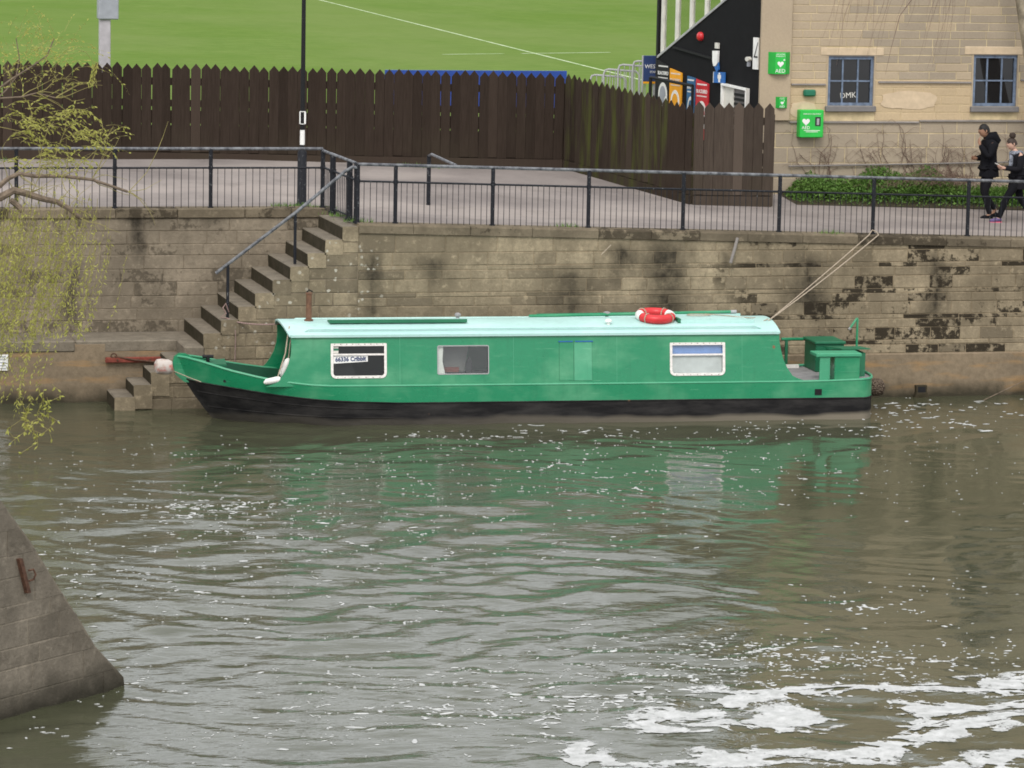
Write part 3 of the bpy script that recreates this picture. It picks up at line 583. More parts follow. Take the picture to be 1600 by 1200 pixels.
railing(rc, lambda s: (-2.9+.20*s, 2.2-2.0*s), PC, bars, .995, .71, lambda x, y: 3.12+.03*(y-1), heavy=(1, 2))
child(MB().tube([(-2.84, 1.62, 3.2), (-2.745, .64, 3.17)], .016, 6), 'bottom_rail', 'rail', rc, True)
hr = empty('stair_handrail', (-3.75, .22, 2.4), label='sloping black tubular handrail down the stone stairs', cat='handrail')
child(MB().tube([(-2.70, .2, 4.02), (-2.78, .2, 4.035), (-2.9, .2, 3.97), (-3.74, .22, 3.27), (-5.09, .24, 2.25)], .028, 10), 'rail', 'rail_top', hr, True)
child(MB().tube([(-3.75, .22, 2.40), (-3.75, .22, 3.25)], .026, 8), 'post', 'rail', hr, True)
child(MB().tube([(-4.885, .235, 1.50), (-4.885, .235, 2.39)], .026, 8), 'post', 'rail', hr, True)
br = empty('path_barrier', (-.73, 3.5, zpath(-.73, 3.5)), label='single grey barrier rail reaching back across the path on one post', cat='railing')
child(MB().tube([(-1.0, .22, 4.06), (-.75, 3.2, 4.01), (-.73, 3.5, 3.96)], .026, 8), 'rail', 'rail_top', br, True)
child(MB().tube([(-.73, 3.5, zpath(-.73, 3.5)-.02), (-.73, 3.5, 3.97)], .038, 8), 'post', 'rail', br, True)

# ------------------------------------------------------------------ lamp post
lp = empty('lamp_post', (-3.16, 2.8, 3.13), label='slim black lamp post with white stickers behind the railing', cat='lamp post')
MB().lathe([(.10, 0), (.10, .04), (.085, .06), (.08, .95), (.065, .98), (.06, 1.0)], 16).build('base', 'rail', lp, True)
MB().lathe([(.042, .99), (.036, 4.0), (.032, 5.2)], 12).build('shaft', 'black', lp, True)
MB().lathe([(.05, 5.15), (.16, 5.22), (.19, 5.5), (.10, 5.68), (.02, 5.75)], 12).build('lantern', 'black', lp, True)
MB().lathe([(.044, 1.08), (.0425, 1.34)], 14).build('paper_sticker', 'white', lp, True)
q = MB(); 
for z0_, z1_ in ((1.44, 1.452), (1.655, 1.667)): q.lathe([(.049, z0_), (.049, z1_)], 14)
q.box(.02, .05, -.05, -.035, 1.45, 1.66); q.box(-.062, -.045, -.045, -.03, 1.45, 1.66); q.build('tape_band', 'white', lp)

# ------------------------------------------------------------------ fences
def picket_mesh(w, h, th=.02):
    return MB().prism([(-w/2, 0), (w/2, 0), (w/2, h-.105), (.0, h), (-w/2, h-.105)], 1, -th/2, th/2)
def fence(name, label, A, B, zA, zB, h, mats, ws=.186, gap=.02, rail_side=1, parent=None, gravel=.18, grp=None):
    A = Vector(A); B = Vector(B); L = (B-A).length; ang = math.atan2(B.y-A.y, B.x-A.x); n = round(L/ws); w = L/n
    root = empty(name, (A.x, A.y, zA), 0, label, 'fence'); d = (B-A)/L; nn = Vector((d.y, -d.x))
    meshes = {}
    for i in range(n):
        s = (i+.5)*w; p = A+d*s; m = mats if isinstance(mats, str) else mats(i/n); dz = random.uniform(-.012, .012)
        if m not in meshes: meshes[m] = [picket_mesh(w-gap*random.uniform(.08, .36), h-gravel+random.uniform(-.015, .015)).mesh('picket', m) for _ in range(7)]
        o = link('picket', random.choice(meshes[m]), root, (p.x-A.x+nn.x*random.uniform(0, .008), p.y-A.y+nn.y*random.uniform(0, .008), (zB-zA)*s/L+gravel+dz))
        o.rotation_euler = (0, random.gauss(0, .006), ang)
    m0 = mats if isinstance(mats, str) else mats(.5)
    for za, zb_ in ((.16, .68), (.72, .96), (1.03, 1.16), (h-.40, h-.26)):
        zz = (za+zb_)/2; hh_ = (zb_-za)/2
        MB().prism([(0, -hh_), (L, (zB-zA)-hh_), (L, (zB-zA)+hh_), (0, hh_)], 1, .016, .05).build('rail', m0, root, loc=(0, 0, zz), rz=ang)
    MB().prism([(0, -.03), (L, (zB-zA)-.03), (L, (zB-zA)+gravel-.012), (0, gravel-.012)], 1, -.03, .012).build('gravel_board', m0, root, rz=ang)
    k = max(2, round(L/1.8)+1)
    for i in range(k):
        s = L*i/(k-1); MB().box(-.05, .05, -.05, .05, -.1, h-.2).build('post', m0, root, loc=(d.x*s-nn.x*.09, d.y*s-nn.y*.09, (zB-zA)*s/L), rz=ang)
    return root
fence('picket_fence', 'long dark brown picket fence in front of the playing field', (-13.02, 8.0), (2.9, 8.0), 3.645, 3.36, 1.83, 'fence')
fence('picket_fence', 'green stained angled picket fence between the long fence and the stand', (2.93, 7.96), (4.36, 4.22), 3.36, 3.0, 1.84, lambda f: 'fence_green' if f < .8 else 'fence')
fence('picket_fence', 'short weathered picket fence beside the limestone building', (4.4, 4.2), (5.9, 4.17), 3.0, 2.985, 1.88, 'fence_pale', ws=.183)

# ------------------------------------------------------------------ things beyond the fence
def bpost():
    r = empty('floodlight_post', (-4.88, 16, 2.6), label='pale grey square post carrying a cabinet behind the picket fence', cat='post')
    MB().bbox(-.115, .115, -.1, .1, 0, 3.4, .02).build('shaft', 'grey_post', r)
    MB().bbox(-.145, .27, -.16, .16, 3.21, 4.6, .02).build('cabinet', 'grey_box', r)
bpost()
o = MB().box(-.0, 5.0, -.04, .04, 0, 1.11).build('pitch_board', 'blue', None, loc=(5.2, 35.5, 2.6)); tag(o, 'blue advertising board along the pitch edge behind the fence', 'board')
# stand end wall: plane through A along d
SA = Vector((6.25, 6.2, 0)); SDv = Vector((-.9, 3.8, 0)).normalized(); SN = Vector((-SDv.y, SDv.x, 0))     # SN faces the path (left/river side)
if SN.dot(Vector((-1, -1, 0))) < 0: SN = -SN
def SP(q, z, off=0.): v = SA+SDv*q+SN*off; return Vector((v.x, v.y, z))
st = empty('rugby_stand', (SA.x, SA.y, 2.6), label='black end wall of the stand with a glazed screen on its slope', cat='stand')
def sprism(poly, o0, o1, name, m, parent):
    n = len(poly); q = MB(); q.add([SP(a, z, o0) for a, z in poly]+[SP(a, z, o1) for a, z in poly], [tuple(range(n)), tuple(range(2*n-1, n-1, -1))]+[(i, i+n, (i+1) % n+n, (i+1) % n) for i in range(n)])
    return child(q, name, m, parent)
zs = lambda q: 5.40+(3.87-q)*.475
sprism([(3.87, 2.6), (3.87, zs(3.87)), (-.02, zs(-.02)), (-.02, 2.6)], 0, -.15, 'end_wall', 'black_wall', st)
sprism([(3.9, zs(3.9)), (3.9, zs(3.9)+.05), (-.02, zs(-.02)+.05), (-.02, zs(-.02))], .02, -.17, 'edge_trim', 'grey_metal', st)
sprism([(3.98, 2.6), (3.98, 8.2), (3.91, 8.2), (3.91, 2.6)], .0, -.1, 'corner_post', 'black', st)
mq = [3.80, 3.24, 2.68, 2.10, 1.5, .9, .3]
for q_ in mq: sprism([(q_+.05, zs(q_)+.03), (q_+.05, 8.1), (q_-.05, 8.1), (q_-.05, zs(q_)+.06)], -.03, -.1, 'mullion', 'offwhite', st)
for a, b in zip(mq[:-1], mq[1:]): sprism([(a-.05, zs(a)+.08), (a-.05, 8.1), (b+.05, 8.1), (b+.05, zs(b)+.04)], -.06, -.07, 'pane', 'glass', st)
sprism([(3.25, 5.62), (3.25, 5.66), (1.75, 5.52), (1.75, 5.48)], .04, .0, 'conduit', 'black', st)
# things fixed to the black wall
def sdisc(q, z, rq, rz, o0, o1, m, name, parent, n=14, arc=(0, 2*math.pi)):
    pts = [(q+rq*math.cos(arc[0]+(arc[1]-arc[0])*i/n), z+rz*math.sin(arc[0]+(arc[1]-arc[0])*i/n)) for i in range(n)]
    return sprism(pts, o0, o1, name, m, parent)
def poster(q0, q1, zt0, zt1, m, fg, label, inner):
    r = empty('bar_poster', SP((q0+q1)/2, 3.9), label=label, cat='poster', group='tall bar posters on the black stand wall')
    sprism([(q0, 3.9), (q0, zt0), (q1, zt1), (q1, 3.9)], .03, .004, 'panel', m, r)
    qc = (q0+q1)/2; w = abs(q0-q1); zt = (zt0+zt1)/2
    o = text('lettering', 'BLACKBIRD', .105, fg, r, Matrix.Translation(-r.location) @ face_mat(SP(qc, zt-.20, .034), -SDv, (0, 0, 1)), sx=w/.5*.8)
    for zz_i, n_, hh_ in ((zt-.075, 9, .028), (zt-.30, 7, .022)):          # lines of print too small to read
        for k in range(n_): sprism([(q0+(q1-q0)*(.1+.8*(k+.1)/n_), zz_i), (q0+(q1-q0)*(.1+.8*(k+.1)/n_), zz_i+hh_), (q0+(q1-q0)*(.1+.8*(k+.8)/n_), zz_i+hh_), (q0+(q1-q0)*(.1+.8*(k+.8)/n_), zz_i)], .034, .031, 'print_mark', fg, r)
    sdisc(qc, zt-.62, .37*w, .24, .034, .031, 'lifewhite', 'emblem_ring', r, 20); sdisc(qc, zt-.64, .26*w, .19, .038, .035, inner, 'emblem_disc', r, 20)
    sdisc(qc-.3*w, zt-.78, .16*w, .14, .042, .039, 'lifewhite', 'emblem_cup', r, 12)
poster(3.85, 3.37, 5.36, 5.25, 'black', 'white', 'black bar poster with white ring, farthest on the stand wall', 'grey_box')
poster(3.35, 2.88, 5.22, 5.15, 'orange', 'offwhite', 'orange bar poster on the black stand wall', 'orange')
poster(2.66, 2.35, 5.11, 5.08, 'posterblue', 'white', 'narrow blue bar poster between the orange and red ones', 'posterblue')
poster(2.31, 1.83, 5.07, 5.0, 'red', 'white', 'red bar poster on the black stand wall', 'red')
r = empty('alarm_bell', SP(2.2, 5.9), label='red alarm bell on the black stand wall', cat='alarm'); q = MB()
q.lathe([(.09, 0), (.085, .05), (.06, .075), (.02, .085)], 16); o = q.build('dome', 'lifered', r, True); o.matrix_local = face_mat((0, 0, 0), (0, 0, 1), SDv).to_4x4() if False else face_mat((0, 0, 0), -SDv, (0, 0, 1))
r = empty('wall_notice', SP(1.55, 5.25), label='white and blue shield notice on the black stand wall', cat='sign')
sprism([(1.68, 5.65), (1.47, 5.66), (1.48, 5.42), (1.55, 5.36), (1.63, 5.36), (1.67, 5.45)], .05, .01, 'panel', 'white', r); sprism([(1.62, 5.36), (1.50, 5.36), (1.47, 5.44), (1.44, 5.3), (1.52, 5.24)], .04, .012, 'blue_tail', 'signblue', r); sprism([(1.60, 5.70), (1.60, 5.81), (1.47, 5.81), (1.47, 5.70)], .045, .01, 'back_card', 'offwhite', r)
r = empty('toilet_sign', SP(1.4, 5.05), label="blue men's toilet sign on the black stand wall", cat='sign')
sprism([(1.60, 5.04), (1.60, 5.25), (1.18, 5.26), (1.18, 5.05)], .05, .03, 'panel', 'signblue', r); sprism([(1.62, 5.04), (1.62, 5.25), (1.60, 5.25), (1.60, 5.04)], .052, .0, 'edge', 'offwhite', r)
sdisc(1.38, 5.225, .03, .018, .056, .052, 'white', 'figure', r, 10); sprism([(1.44, 5.205), (1.32, 5.205), (1.32, 5.13), (1.345, 5.13), (1.35, 5.06), (1.41, 5.06), (1.415, 5.13), (1.44, 5.13)], .056, .052, 'figure', 'white', r)
r = empty('serving_hatch', SP(.8, 4.4), label='white framed serving hatch in the black stand wall', cat='hatch')
sprism([(1.27, 4.2), (1.27, 5.05), (1.22, 5.05), (1.22, 4.2)], .08, .0, 'frame', 'white', r); sprism([(1.27, 5.01), (1.27, 5.05), (.32, 5.0), (.32, 4.96)], .085, .0, 'frame', 'white', r); sprism([(.36, 4.2), (.36, 4.96), (.32, 4.96), (.32, 4.2)], .08, .0, 'frame', 'white', r)
sprism([(1.215, 4.2), (1.215, 5.0), (.86, 4.98), (.86, 4.2)], .03, .002, 'open_leaf', 'offwhite', r); sprism([(.85, 4.2), (.85, 4.97), (.37, 4.95), (.37, 4.2)], .012, .002, 'shutter', 'frame_grey', r)
for i in range(7): sprism([(.845, 4.3+i*.09), (.845, 4.35+i*.09), (.375, 4.34+i*.09), (.375, 4.29+i*.09)], .03, .013, 'slat', 'black', r)
r = empty('wall_light', SP(.34, 5.5), label='small round bulkhead light on the black stand wall', cat='light')
sdisc(.34, 5.56, .07, .045, .07, .0, 'offwhite', 'lens', r, 12); sprism([(.37, 5.42), (.37, 5.52), (.31, 5.52), (.31, 5.42)], .05, .0, 'bracket', 'grey_box', r)
r = empty('white_notice', SP(.1, 5.4), label='tall white notice at the corner of the black stand wall', cat='sign')
sprism([(.19, 5.38), (.19, 5.98), (.0, 5.98), (.0, 5.38)], .03, .005, 'panel', 'white', r); sprism([(.14, 5.62), (.015, 5.90), (.005, 5.88), (.125, 5.60)], .036, .032, 'mark', 'black', r); sprism([(.15, 5.60), (.15, 5.63), (.01, 5.63), (.01, 5.60)], .036, .032, 'mark', 'black', r)
# tubular barriers and the west sign in the gap
for i, (x, y, z) in enumerate(((4.3, 11.2, 4.98), (4.55, 11.1, 5.10), (4.82, 11.0, 5.20), (5.1, 10.9, 5.28), (5.55, 10.6, 5.5))):
    r = empty('crowd_barrier', (x, y, 2.6), label=('grey tubular barrier %s beside the stand' % ('farthest left', 'second from left', 'third from left', 'fourth from left', 'highest, half behind the blue west sign')[i]), cat='barrier', group='stepped tubular barriers by the stand')
    h = z-2.6; MB().tube([(0, 0, 0), (0, 0, h-.1), (.03, 0, h-.02), (.1, 0, h), (.62, -.2, h-.03), (.68, -.22, h-.1), (.7, -.22, 0)], .022, 8).build('hoop', 'grey_metal', r, True)
    for k in range(5): MB().tube([(.12+.1*k, -.04*k-.04, 0), (.12+.1*k, -.04*k-.04, h-.02)], .008, 5).build('bar', 'grey_metal', r)
r = empty('west_sign', (5.44, 10.75, 2.6), label='navy west stand sign beside the tubular barriers', cat='sign')
MB().bbox(-.17, .17, -.02, .02, 2.28, 2.80, .01).build('panel', 'navy', r); MB().box(-.17, .17, -.021, .021, 2.24, 2.278).build('stripe', 'orange', r)
MB().tube([(-.18, 0, 0), (-.18, 0, 2.8)], .02, 6).build('leg', 'grey_metal', r); MB().tube([(.18, 0, 0), (.18, 0, 2.8)], .02, 6).build('leg', 'grey_metal', r)
text('lettering', 'WEST', .115, 'white', r, face_mat((0, -.025, 2.58), (1, 0, 0), (0, 0, 1)), sx=.95); text('lettering', 'STAND', .06, 'white', r, face_mat((.06, -.025, 2.47), (1, 0, 0), (0, 0, 1)))
r = empty('queue_rail', (5.0, 8.9, 2.6), label='black handrail crossing in front of the bar posters', cat='handrail')
child(MB().tube([(5.10, 9.6, 5.03), (5.55, 8.2, 4.95)], .03, 8), 'rail', 'black', r, True); child(MB().tube([(5.10, 9.6, 2.6), (5.10, 9.6, 5.03)], .035, 8), 'post', 'black', r, True); child(MB().tube([(5.55, 8.2, 2.6), (5.55, 8.2, 4.95)], .03, 8), 'post', 'black', r, True)

# ------------------------------------------------------------------ limestone building
BY = 5.6
bd = empty('limestone_building', (9, BY, 2.8), label='pale limestone building with blue framed windows beside the path', cat='building')
B0, B1, BT = 6.08, 18.0, 11.5
wins = [(7.43, 8.34, 4.74, 5.67), (10.34, 11.23, 4.74, 5.71)]
mb = MB(); xs = sorted([B0, B1]+[w[0] for w in wins]+[w[1] for w in wins]); zs_ = sorted({2.3, BT, 4.74, 5.67, 5.71})
for a, b in zip(xs[:-1], xs[1:]):
    for c0, c1 in zip(zs_[:-1], zs_[1:]):
        if any(a >= w[0]-1e-4 and b <= w[1]+1e-4 and c0 >= w[2]-1e-4 and c1 <= w[3]+1e-4 for w in wins): continue
        mb.add([(a, BY+.006, c0), (b, BY+.006, c0), (b, BY+.006, c1), (a, BY+.006, c1)], [(0, 1, 2, 3)])
mb.add([(B0, BY+.012, 2.3), (B0+3.4, BY+9, 2.3), (B0+3.4, BY+9, BT), (B0, BY+.012, BT), (B1, BY+.012, BT), (B1, BY+9, BT), (B1, BY+9, 2.3), (B1, BY+.012, 2.3)], [(0, 1, 2, 3), (3, 2, 5, 4), (4, 5, 6, 7)])
child(mb, 'wall_core', 'bmortar', bd, recalc=False)
OB = Vector((0, BY, 0)); nst = 0
def bcourse(z0_, z1_, m, lo, hi, x0_, x1_, g=.006):
    global nst
    s = x0_
    first = True
    while s < x1_-.02:
        e = s+random.uniform(lo, hi)*(random.uniform(.4, 1) if first else 1); first = False
        if x1_-e < lo*.5: e = x1_
        e = min(e, x1_)
        segs = [(s, e)]
        for w in wins:
            if z0_ < w[3]+.14 and z1_ > w[2]-.13:
                ns = []
                for a, b in segs:
                    if b <= w[0]-.03 or a >= w[1]+.03: ns.append((a, b))
                    else:
                        if a < w[0]-.08: ns.append((a, w[0]-.03))
                        if b > w[1]+.08: ns.append((w[1]+.03, b))
                segs = ns
        for a, b in segs:
            mm = m(a, (z0_+z1_)/2) if callable(m) else m
            stone(bd, OB, DX, NY, a, b, z0_, z1_, mm, depth=.012, proud=random.uniform(-.002, .004), g=g, rough=.003)
        s = e
z = 4.46; k = 0
def tone(x, z):
    if z < 5.17: return 'bath_warm'
    return 'bath_grey' if x > 7.9+random.uniform(-.7, .9) and random.random() < .8 else 'bath'
while z < 7.0:
    h = .155; bcourse(z, z+h, tone, .5, .72, 6.68 if z > 4.4 else B0, 12.2, 0.004 if z > 5.1 else .0022); z += h
for z0_, z1_ in ((4.22, 4.46), (3.95, 4.22), (3.66, 3.95), (3.38, 3.66), (3.08, 3.38), (2.75, 3.08)): bcourse(z0_, z1_, 'bath_grey', .45, .95, B0, 12.2, .005 if z1_ < 4.3 else .004)
child(MB().bbox(B0-.015, 6.67, BY-.075, BY+.012, 4.46, BT, .01), 'pilaster', 'bath', bd)
child(MB().box(12.2, B1, BY-.002, BY+.012, 2.3, BT), 'wall_face', 'bath', bd); child(MB().box(6.67, 12.2, BY-.002, BY+.012, 7.01, BT), 'wall_face', 'bath', bd)
child(MB().prism([(B0-.2, BY-.25), (B1+.2, BY-.25), (B1+.2, BY+9.2), (B0+3.2, BY+9.2)], 2, BT, BT+.4), 'parapet', 'bath', bd)
child(MB().bbox(7.27, 8.52, BY-.012, BY+.1, 5.69, 5.835, .008), 'lintel', 'bath_patch', bd); child(MB().bbox(10.15, 11.32, BY-.012, BY+.1, 5.725, 5.875, .008), 'lintel', 'bath_patch', bd)
def patch(cx, cz, rx, rz_):
    pts = [(cx+rx*(abs(math.cos(a))**.6*math.copysign(1, math.cos(a)))*random.uniform(.9, 1.05), cz+rz_*(abs(math.sin(a))**.6*math.copysign(1, math.sin(a)))*random.uniform(.88, 1.06)) for a in [2*math.pi*i/28 for i in range(28)]]
    child(MB().prism(pts, 1, BY-.0115, BY-.004), 'cleaned_patch', 'bath_patch', bd)
patch(9.05, 4.85, .56, .17); patch(6.95, 4.66, .25, .16)
for x0_, x1_, z0_ in ((6.70, 7.38, 5.14), (8.43, 10.30, 5.19), (9.28, 12.5, 4.46), (6.68, 9.27, 4.43), (11.3, 12.5, 5.24)):
    child(MB().prism([(BY+.004, z0_-.015), (BY-.04, z0_-.015), (BY-.04, z0_-.003), (BY+.004, z0_+.02)], 0, x0_, x1_), 'flashing', 'lead', bd)
child(MB().tube([(6.68, BY-.05, 3.60), (8.6, BY-.05, 3.63), (11.4, BY-.05, 3.68)], .017, 6), 'pipe', 'lead', bd, True)
for w0, w1, z0_, z1_ in wins:
    wn = child(MB().box(w0, w1, BY+.16, BY+.165, z0_, z1_), 'window', 'black', bd)
    L_ = lambda q: MB()
    def wc(q, n, m): q.v = [(a-bd.location.x, b-bd.location.y, c-bd.location.z) for a, b, c in q.v]; return q.build(n, m, wn)
    q = MB(); t_ = .055
    q.box(w0, w0+t_, BY+.03, BY+.12, z0_, z1_); q.box(w1-t_, w1, BY+.03, BY+.12, z0_, z1_); q.box(w0+t_, w1-t_, BY+.032, BY+.118, z1_-t_, z1_); q.box(w0+t_, w1-t_, BY+.032, BY+.118, z0_, z0_+t_)
    wc(q, 'frame', 'frame_blue')
    for i in (1, 2):
        x = w0+(w1-w0)*i/3; wc(MB().box(x-.016, x+.016, BY+.05, BY+.10, z0_+t_, z1_-t_), 'glazing_bar', 'frame_blue')
    zm = (z0_+z1_)/2; wc(MB().box(w0+t_, w1-t_, BY+.047, BY+.103, zm-.014, zm+.014), 'glazing_bar', 'frame_blue')
    for i in range(3):
        for k_ in range(2):
            a = w0+(w1-w0)*i/3+.015; b = w0+(w1-w0)*(i+1)/3-.015; c0 = z0_ if k_ == 0 else zm; c1 = zm if k_ == 0 else z1_
            wc(MB().box(a, b, BY+.07, BY+.076, c0, c1), 'pane', 'glass_dark')
    for a, b in ((w0-.03, w0-.001), (w1+.001, w1+.03)): wc(MB().box(a, b, BY-.004, BY+.14, z0_-.03, z1_+.015), 'reveal', 'bath')
    wc(MB().box(w0-.03, w1+.03, BY-.003, BY+.14, z1_+.002, z1_+.018), 'reveal', 'frame_grey')
    wc(MB().bbox(w0-.05, w1+.04, BY-.08, BY+.12, z0_-.11, z0_-.003, .012), 'sill', 'frame_grey')
    if w0 < 9:
        wc_t = text('graffiti', 'DMK', .15, 'offwhite', wn, Matrix.Translation(-bd.location) @ face_mat((7.86, BY+.067, 4.93), (1, 0, .06), (-.1, 0, 1)), ext=.0005)
# defibrillator signs and boxes on the building
def aed_sign(x, z, w, h, label, yb):
    r = empty('aed_sign', (x, yb, z), label=label, cat='sign', group='projecting green defibrillator signs'); d = w*.45
    P = [(-w/2, 0), (-w*.24, -d*.55), (w*.24, -d*.55), (w/2, -d*.1)]
    q = MB(); q.add([(a, b, 0) for a, b in P]+[(a, b, h) for a, b in P], [(1, 2, 6, 5)], 0); q.add([(a, b, 0) for a, b in P]+[(a, b, h) for a, b in P], [(0, 1, 5, 4), (2, 3, 7, 6)], 1)
    q.add([(-w*.3, 0, h*.08), (w*.3, 0, h*.08), (w*.3, 0, h*.92), (-w*.3, 0, h*.92)], [(0, 1, 2, 3)], 1)
    q.build('panel', ['aed', 'aed_dark'], r, recalc=False); y = -d*.55-.003
    q = MB(); s_ = w*.15   # heart
    pts = [(s_*(16*math.sin(a)**3)/16, s_*(13*math.cos(a)-5*math.cos(2*a)-2*math.cos(3*a)-math.cos(4*a))/16) for a in [2*math.pi*i/22 for i in range(22)]]
    q.prism([(a, h*.46+b) for a, b in pts], 1, y-.002, y); q.build('heart', 'white', r)
    q = MB(); q.box(w*.12, w*.22, y-.002, y, h*.63, h*.655); q.box(w*.155, w*.185, y-.0025, y-.0005, h*.60, h*.69); q.build('cross', 'white', r)
    text('lettering', 'AED', w*.24, 'white', r, face_mat((0, y, h*.14), (1, 0, 0), (0, 0, 1)), ext=.001, sx=1.05)
    text('lettering', 'LIFE SAVING', w*.085, 'white', r, face_mat((0, y, h*.90), (1, 0, 0), (0, 0, 1)), ext=.001, sx=.9); text('lettering', 'EMERGENCY', w*.085, 'white', r, face_mat((0, y, h*.81), (1, 0, 0), (0, 0, 1)), ext=.001, sx=.9)
aed_sign(6.42, 5.34, .42, .41, 'large projecting green AED sign high on the limestone pilaster', BY-.076); aed_sign(6.49, 4.70, .22, .21, 'small projecting green AED sign low on the limestone pilaster', BY-.076)
r = empty('aed_cabinet', (7.07, BY, 4.15), label='green AED cabinet on the limestone wall by the window', cat='cabinet')
MB().bbox(-.24, .23, -.2, -.004, 0, .52, .015).build('case', 'aed', r); MB().box(.06, .17, -.204, -.199, .22, .39).build('viewing_pane', 'glass_dark', r); MB().bbox(.09, .14, -.212, -.203, .24, .36, .004).build('handle', 'grey_metal', r)
pts = [(.075*(16*math.sin(a)**3)/16-.12, .30+.075*(13*math.cos(a)-5*math.cos(2*a)-2*math.cos(3*a)-math.cos(4*a))/16) for a in [2*math.pi*i/22 for i in range(22)]]
MB().prism(pts, 1, -.204, -.2005).build('heart', 'white', r); text('lettering', 'AED', .085, 'white', r, face_mat((-.12, -.202, .185), (1, 0, 0), (0, 0, 1)), ext=.001)
text('lettering', 'EMERGENCY EQUIPMENT', .034, 'white', r, face_mat((0, -.202, .445), (1, 0, 0), (0, 0, 1)), ext=.001, sx=.9)
for z_, w_ in ((.13, .16), (.105, .12)): MB().box(-w_, w_, -.2035, -.2005, z_, z_+.01).build('print_line', 'white', r)
r = empty('emergency_light', (7.05, BY, 4.92), label='dark green emergency light above the AED cabinet', cat='light'); MB().bbox(-.12, .12, -.1, -.003, 0, .125, .025).build('housing', 'bottle', r); MB().bbox(-.1, .1, -.112, -.098, .02, .105, .006).build('diffuser', 'bottle', r)

# ------------------------------------------------------------------ plants by the building
def vine(mb, x, z0_, z1_, wob=.1, r=.006, y=BY-.03):
    pts = []; X = x; a = random.uniform(-.3, .3); z = z0_
    while z < z1_: pts.append((X, y+random.uniform(-.01, .01), z)); a = a*.7+random.gauss(0, .45); X += a*.07; z += .09
    if len(pts) > 2: mb.tube(pts, [r*(1-.6*i/len(pts)) for i in range(len(pts))], 4)
    return pts
for i in range(3):
    mb = MB(); xs0 = (6.9, 8.0, 9.6)[i]
    for k_ in range((8, 16, 12)[i]):
        p = vine(mb, xs0+random.uniform(0, (.9, 1.5, 1.4)[i]), 3.3, random.uniform(3.8, 4.45), r=random.uniform(.004, .009))
        for b in range(3):
            if len(p) > 4:
                s_ = random.choice(p[2:]); L_ = random.uniform(.15, .45); dr = random.choice((-1, 1))
                mb.tube([s_, (s_[0]+dr*L_*.5, s_[1], s_[2]+L_*.35), (s_[0]+dr*L_, s_[1], s_[2]+L_*random.uniform(-.2, .3))], [.004, .003, .002], 3)
    r = child(mb, 'dead_creeper', 'vine', empty('wall_creeper', (xs0, BY, 2.9), label=('thin bare creeper stems on the wall under the AED cabinet', 'dense bare creeper stems on the wall below the first window', 'bare creeper stems on the wall behind the walkers')[i], cat='plant', group='bare creepers on the limestone wall'))
mb = MB(); random.seed(21)
for i in range(26000):
    x = random.uniform(6.55, 11.9); f = math.exp(-((x-8.6)/2.2)**2)
    hmax = (.34+.5*vnoise(np.array([x*1.9]), np.array([3.3]), 3)[0])*(1.0 if x < 10.2 else .75)*(min(1, (x-6.4)/.7))
    yy = 5.56-abs(random.gauss(0, .36)); hh = hmax*max(.12, 1-max(0, 5.5-yy)**1.5); z = zpath(x, 4.0)-.02+hh*random.random()**.6
    if yy < 4.45: continue
    l = random.uniform(.025, .065); a = random.uniform(0, 6.28); tl = random.uniform(-.3, 1.3); d1 = Vector((math.cos(a)*math.cos(tl), math.sin(a)*math.cos(tl), math.sin(tl)))*l; d2 = Vector((-math.sin(a), math.cos(a), random.uniform(-.4, .4)))*l*.33; p = Vector((x, yy, z))
    mb.add([p, p+d1*.5+d2, p+d1, p+d1*.5-d2], [(0, 1, 2, 3)])
tag(mb.build('weed_bank', 'weed', recalc=False), 'bank of green weeds growing along the foot of the building', kind='stuff')
mb = MB()
for i in range(420):
    x = random.gauss(9.6, .55); yy = random.uniform(4.8, 5.5); z = 3.25+random.uniform(0, .28)*math.exp(-((x-9.5)/.8)**2); a = random.uniform(0, 3.14); L_ = random.uniform(.12, .4)
    mb.tube([(x, yy, z), (x+math.cos(a)*L_*.5, yy+.05*math.sin(a), z+random.uniform(.02, .14)), (x+math.cos(a)*L_, yy+.1*math.sin(a), z-random.uniform(-.05, .1))], .0032, 3)
tag(mb.build('dead_brush', 'vine', recalc=False), 'tangle of dead brown stems above the weeds', kind='stuff')
mb = MB(); mb.add([(6.5, 4.45, zpath(6.5, 4.4)+.005), (12.5, 4.4, zpath(12, 4.4)+.005), (12.5, 5.6, zpath(12, 4.4)+.1), (6.5, 5.6, zpath(6.5, 4.4)+.12)], [(0, 1, 2, 3)])
tag(mb.build('soil_bed', 'riser'), 'bare soil strip at the foot of the building', kind='structure')
# grass tufts along the path edge
mb = MB()
for cx, cy, n in ((-3.2, 2.55, 70), (-2.9, 2.3, 60), (-2.66, .3, 60), (-2.8, 1.2, 50), (1.0, .3, 40), (5.7, .1, 40), (-3.6, 2.5, 60), (-.2, 7.7, 50), (.3, 7.6, 40), (-8, 7.8, 40)):
    for i in range(n):
        x = random.gauss(cx, .13); yy = random.gauss(cy, .05); h = random.uniform(.03, .1); a = random.uniform(0, 6.28); z = zpath(x, yy); w_ = .006; mb.add([(x-w_, yy, z), (x+w_, yy, z), (x+math.cos(a)*.04, yy+math.sin(a)*.04, z+h)], [(0, 1, 2)])
tag(mb.build('grass_tufts', 'weed', recalc=False), 'small grass tufts at the path edge', kind='stuff')

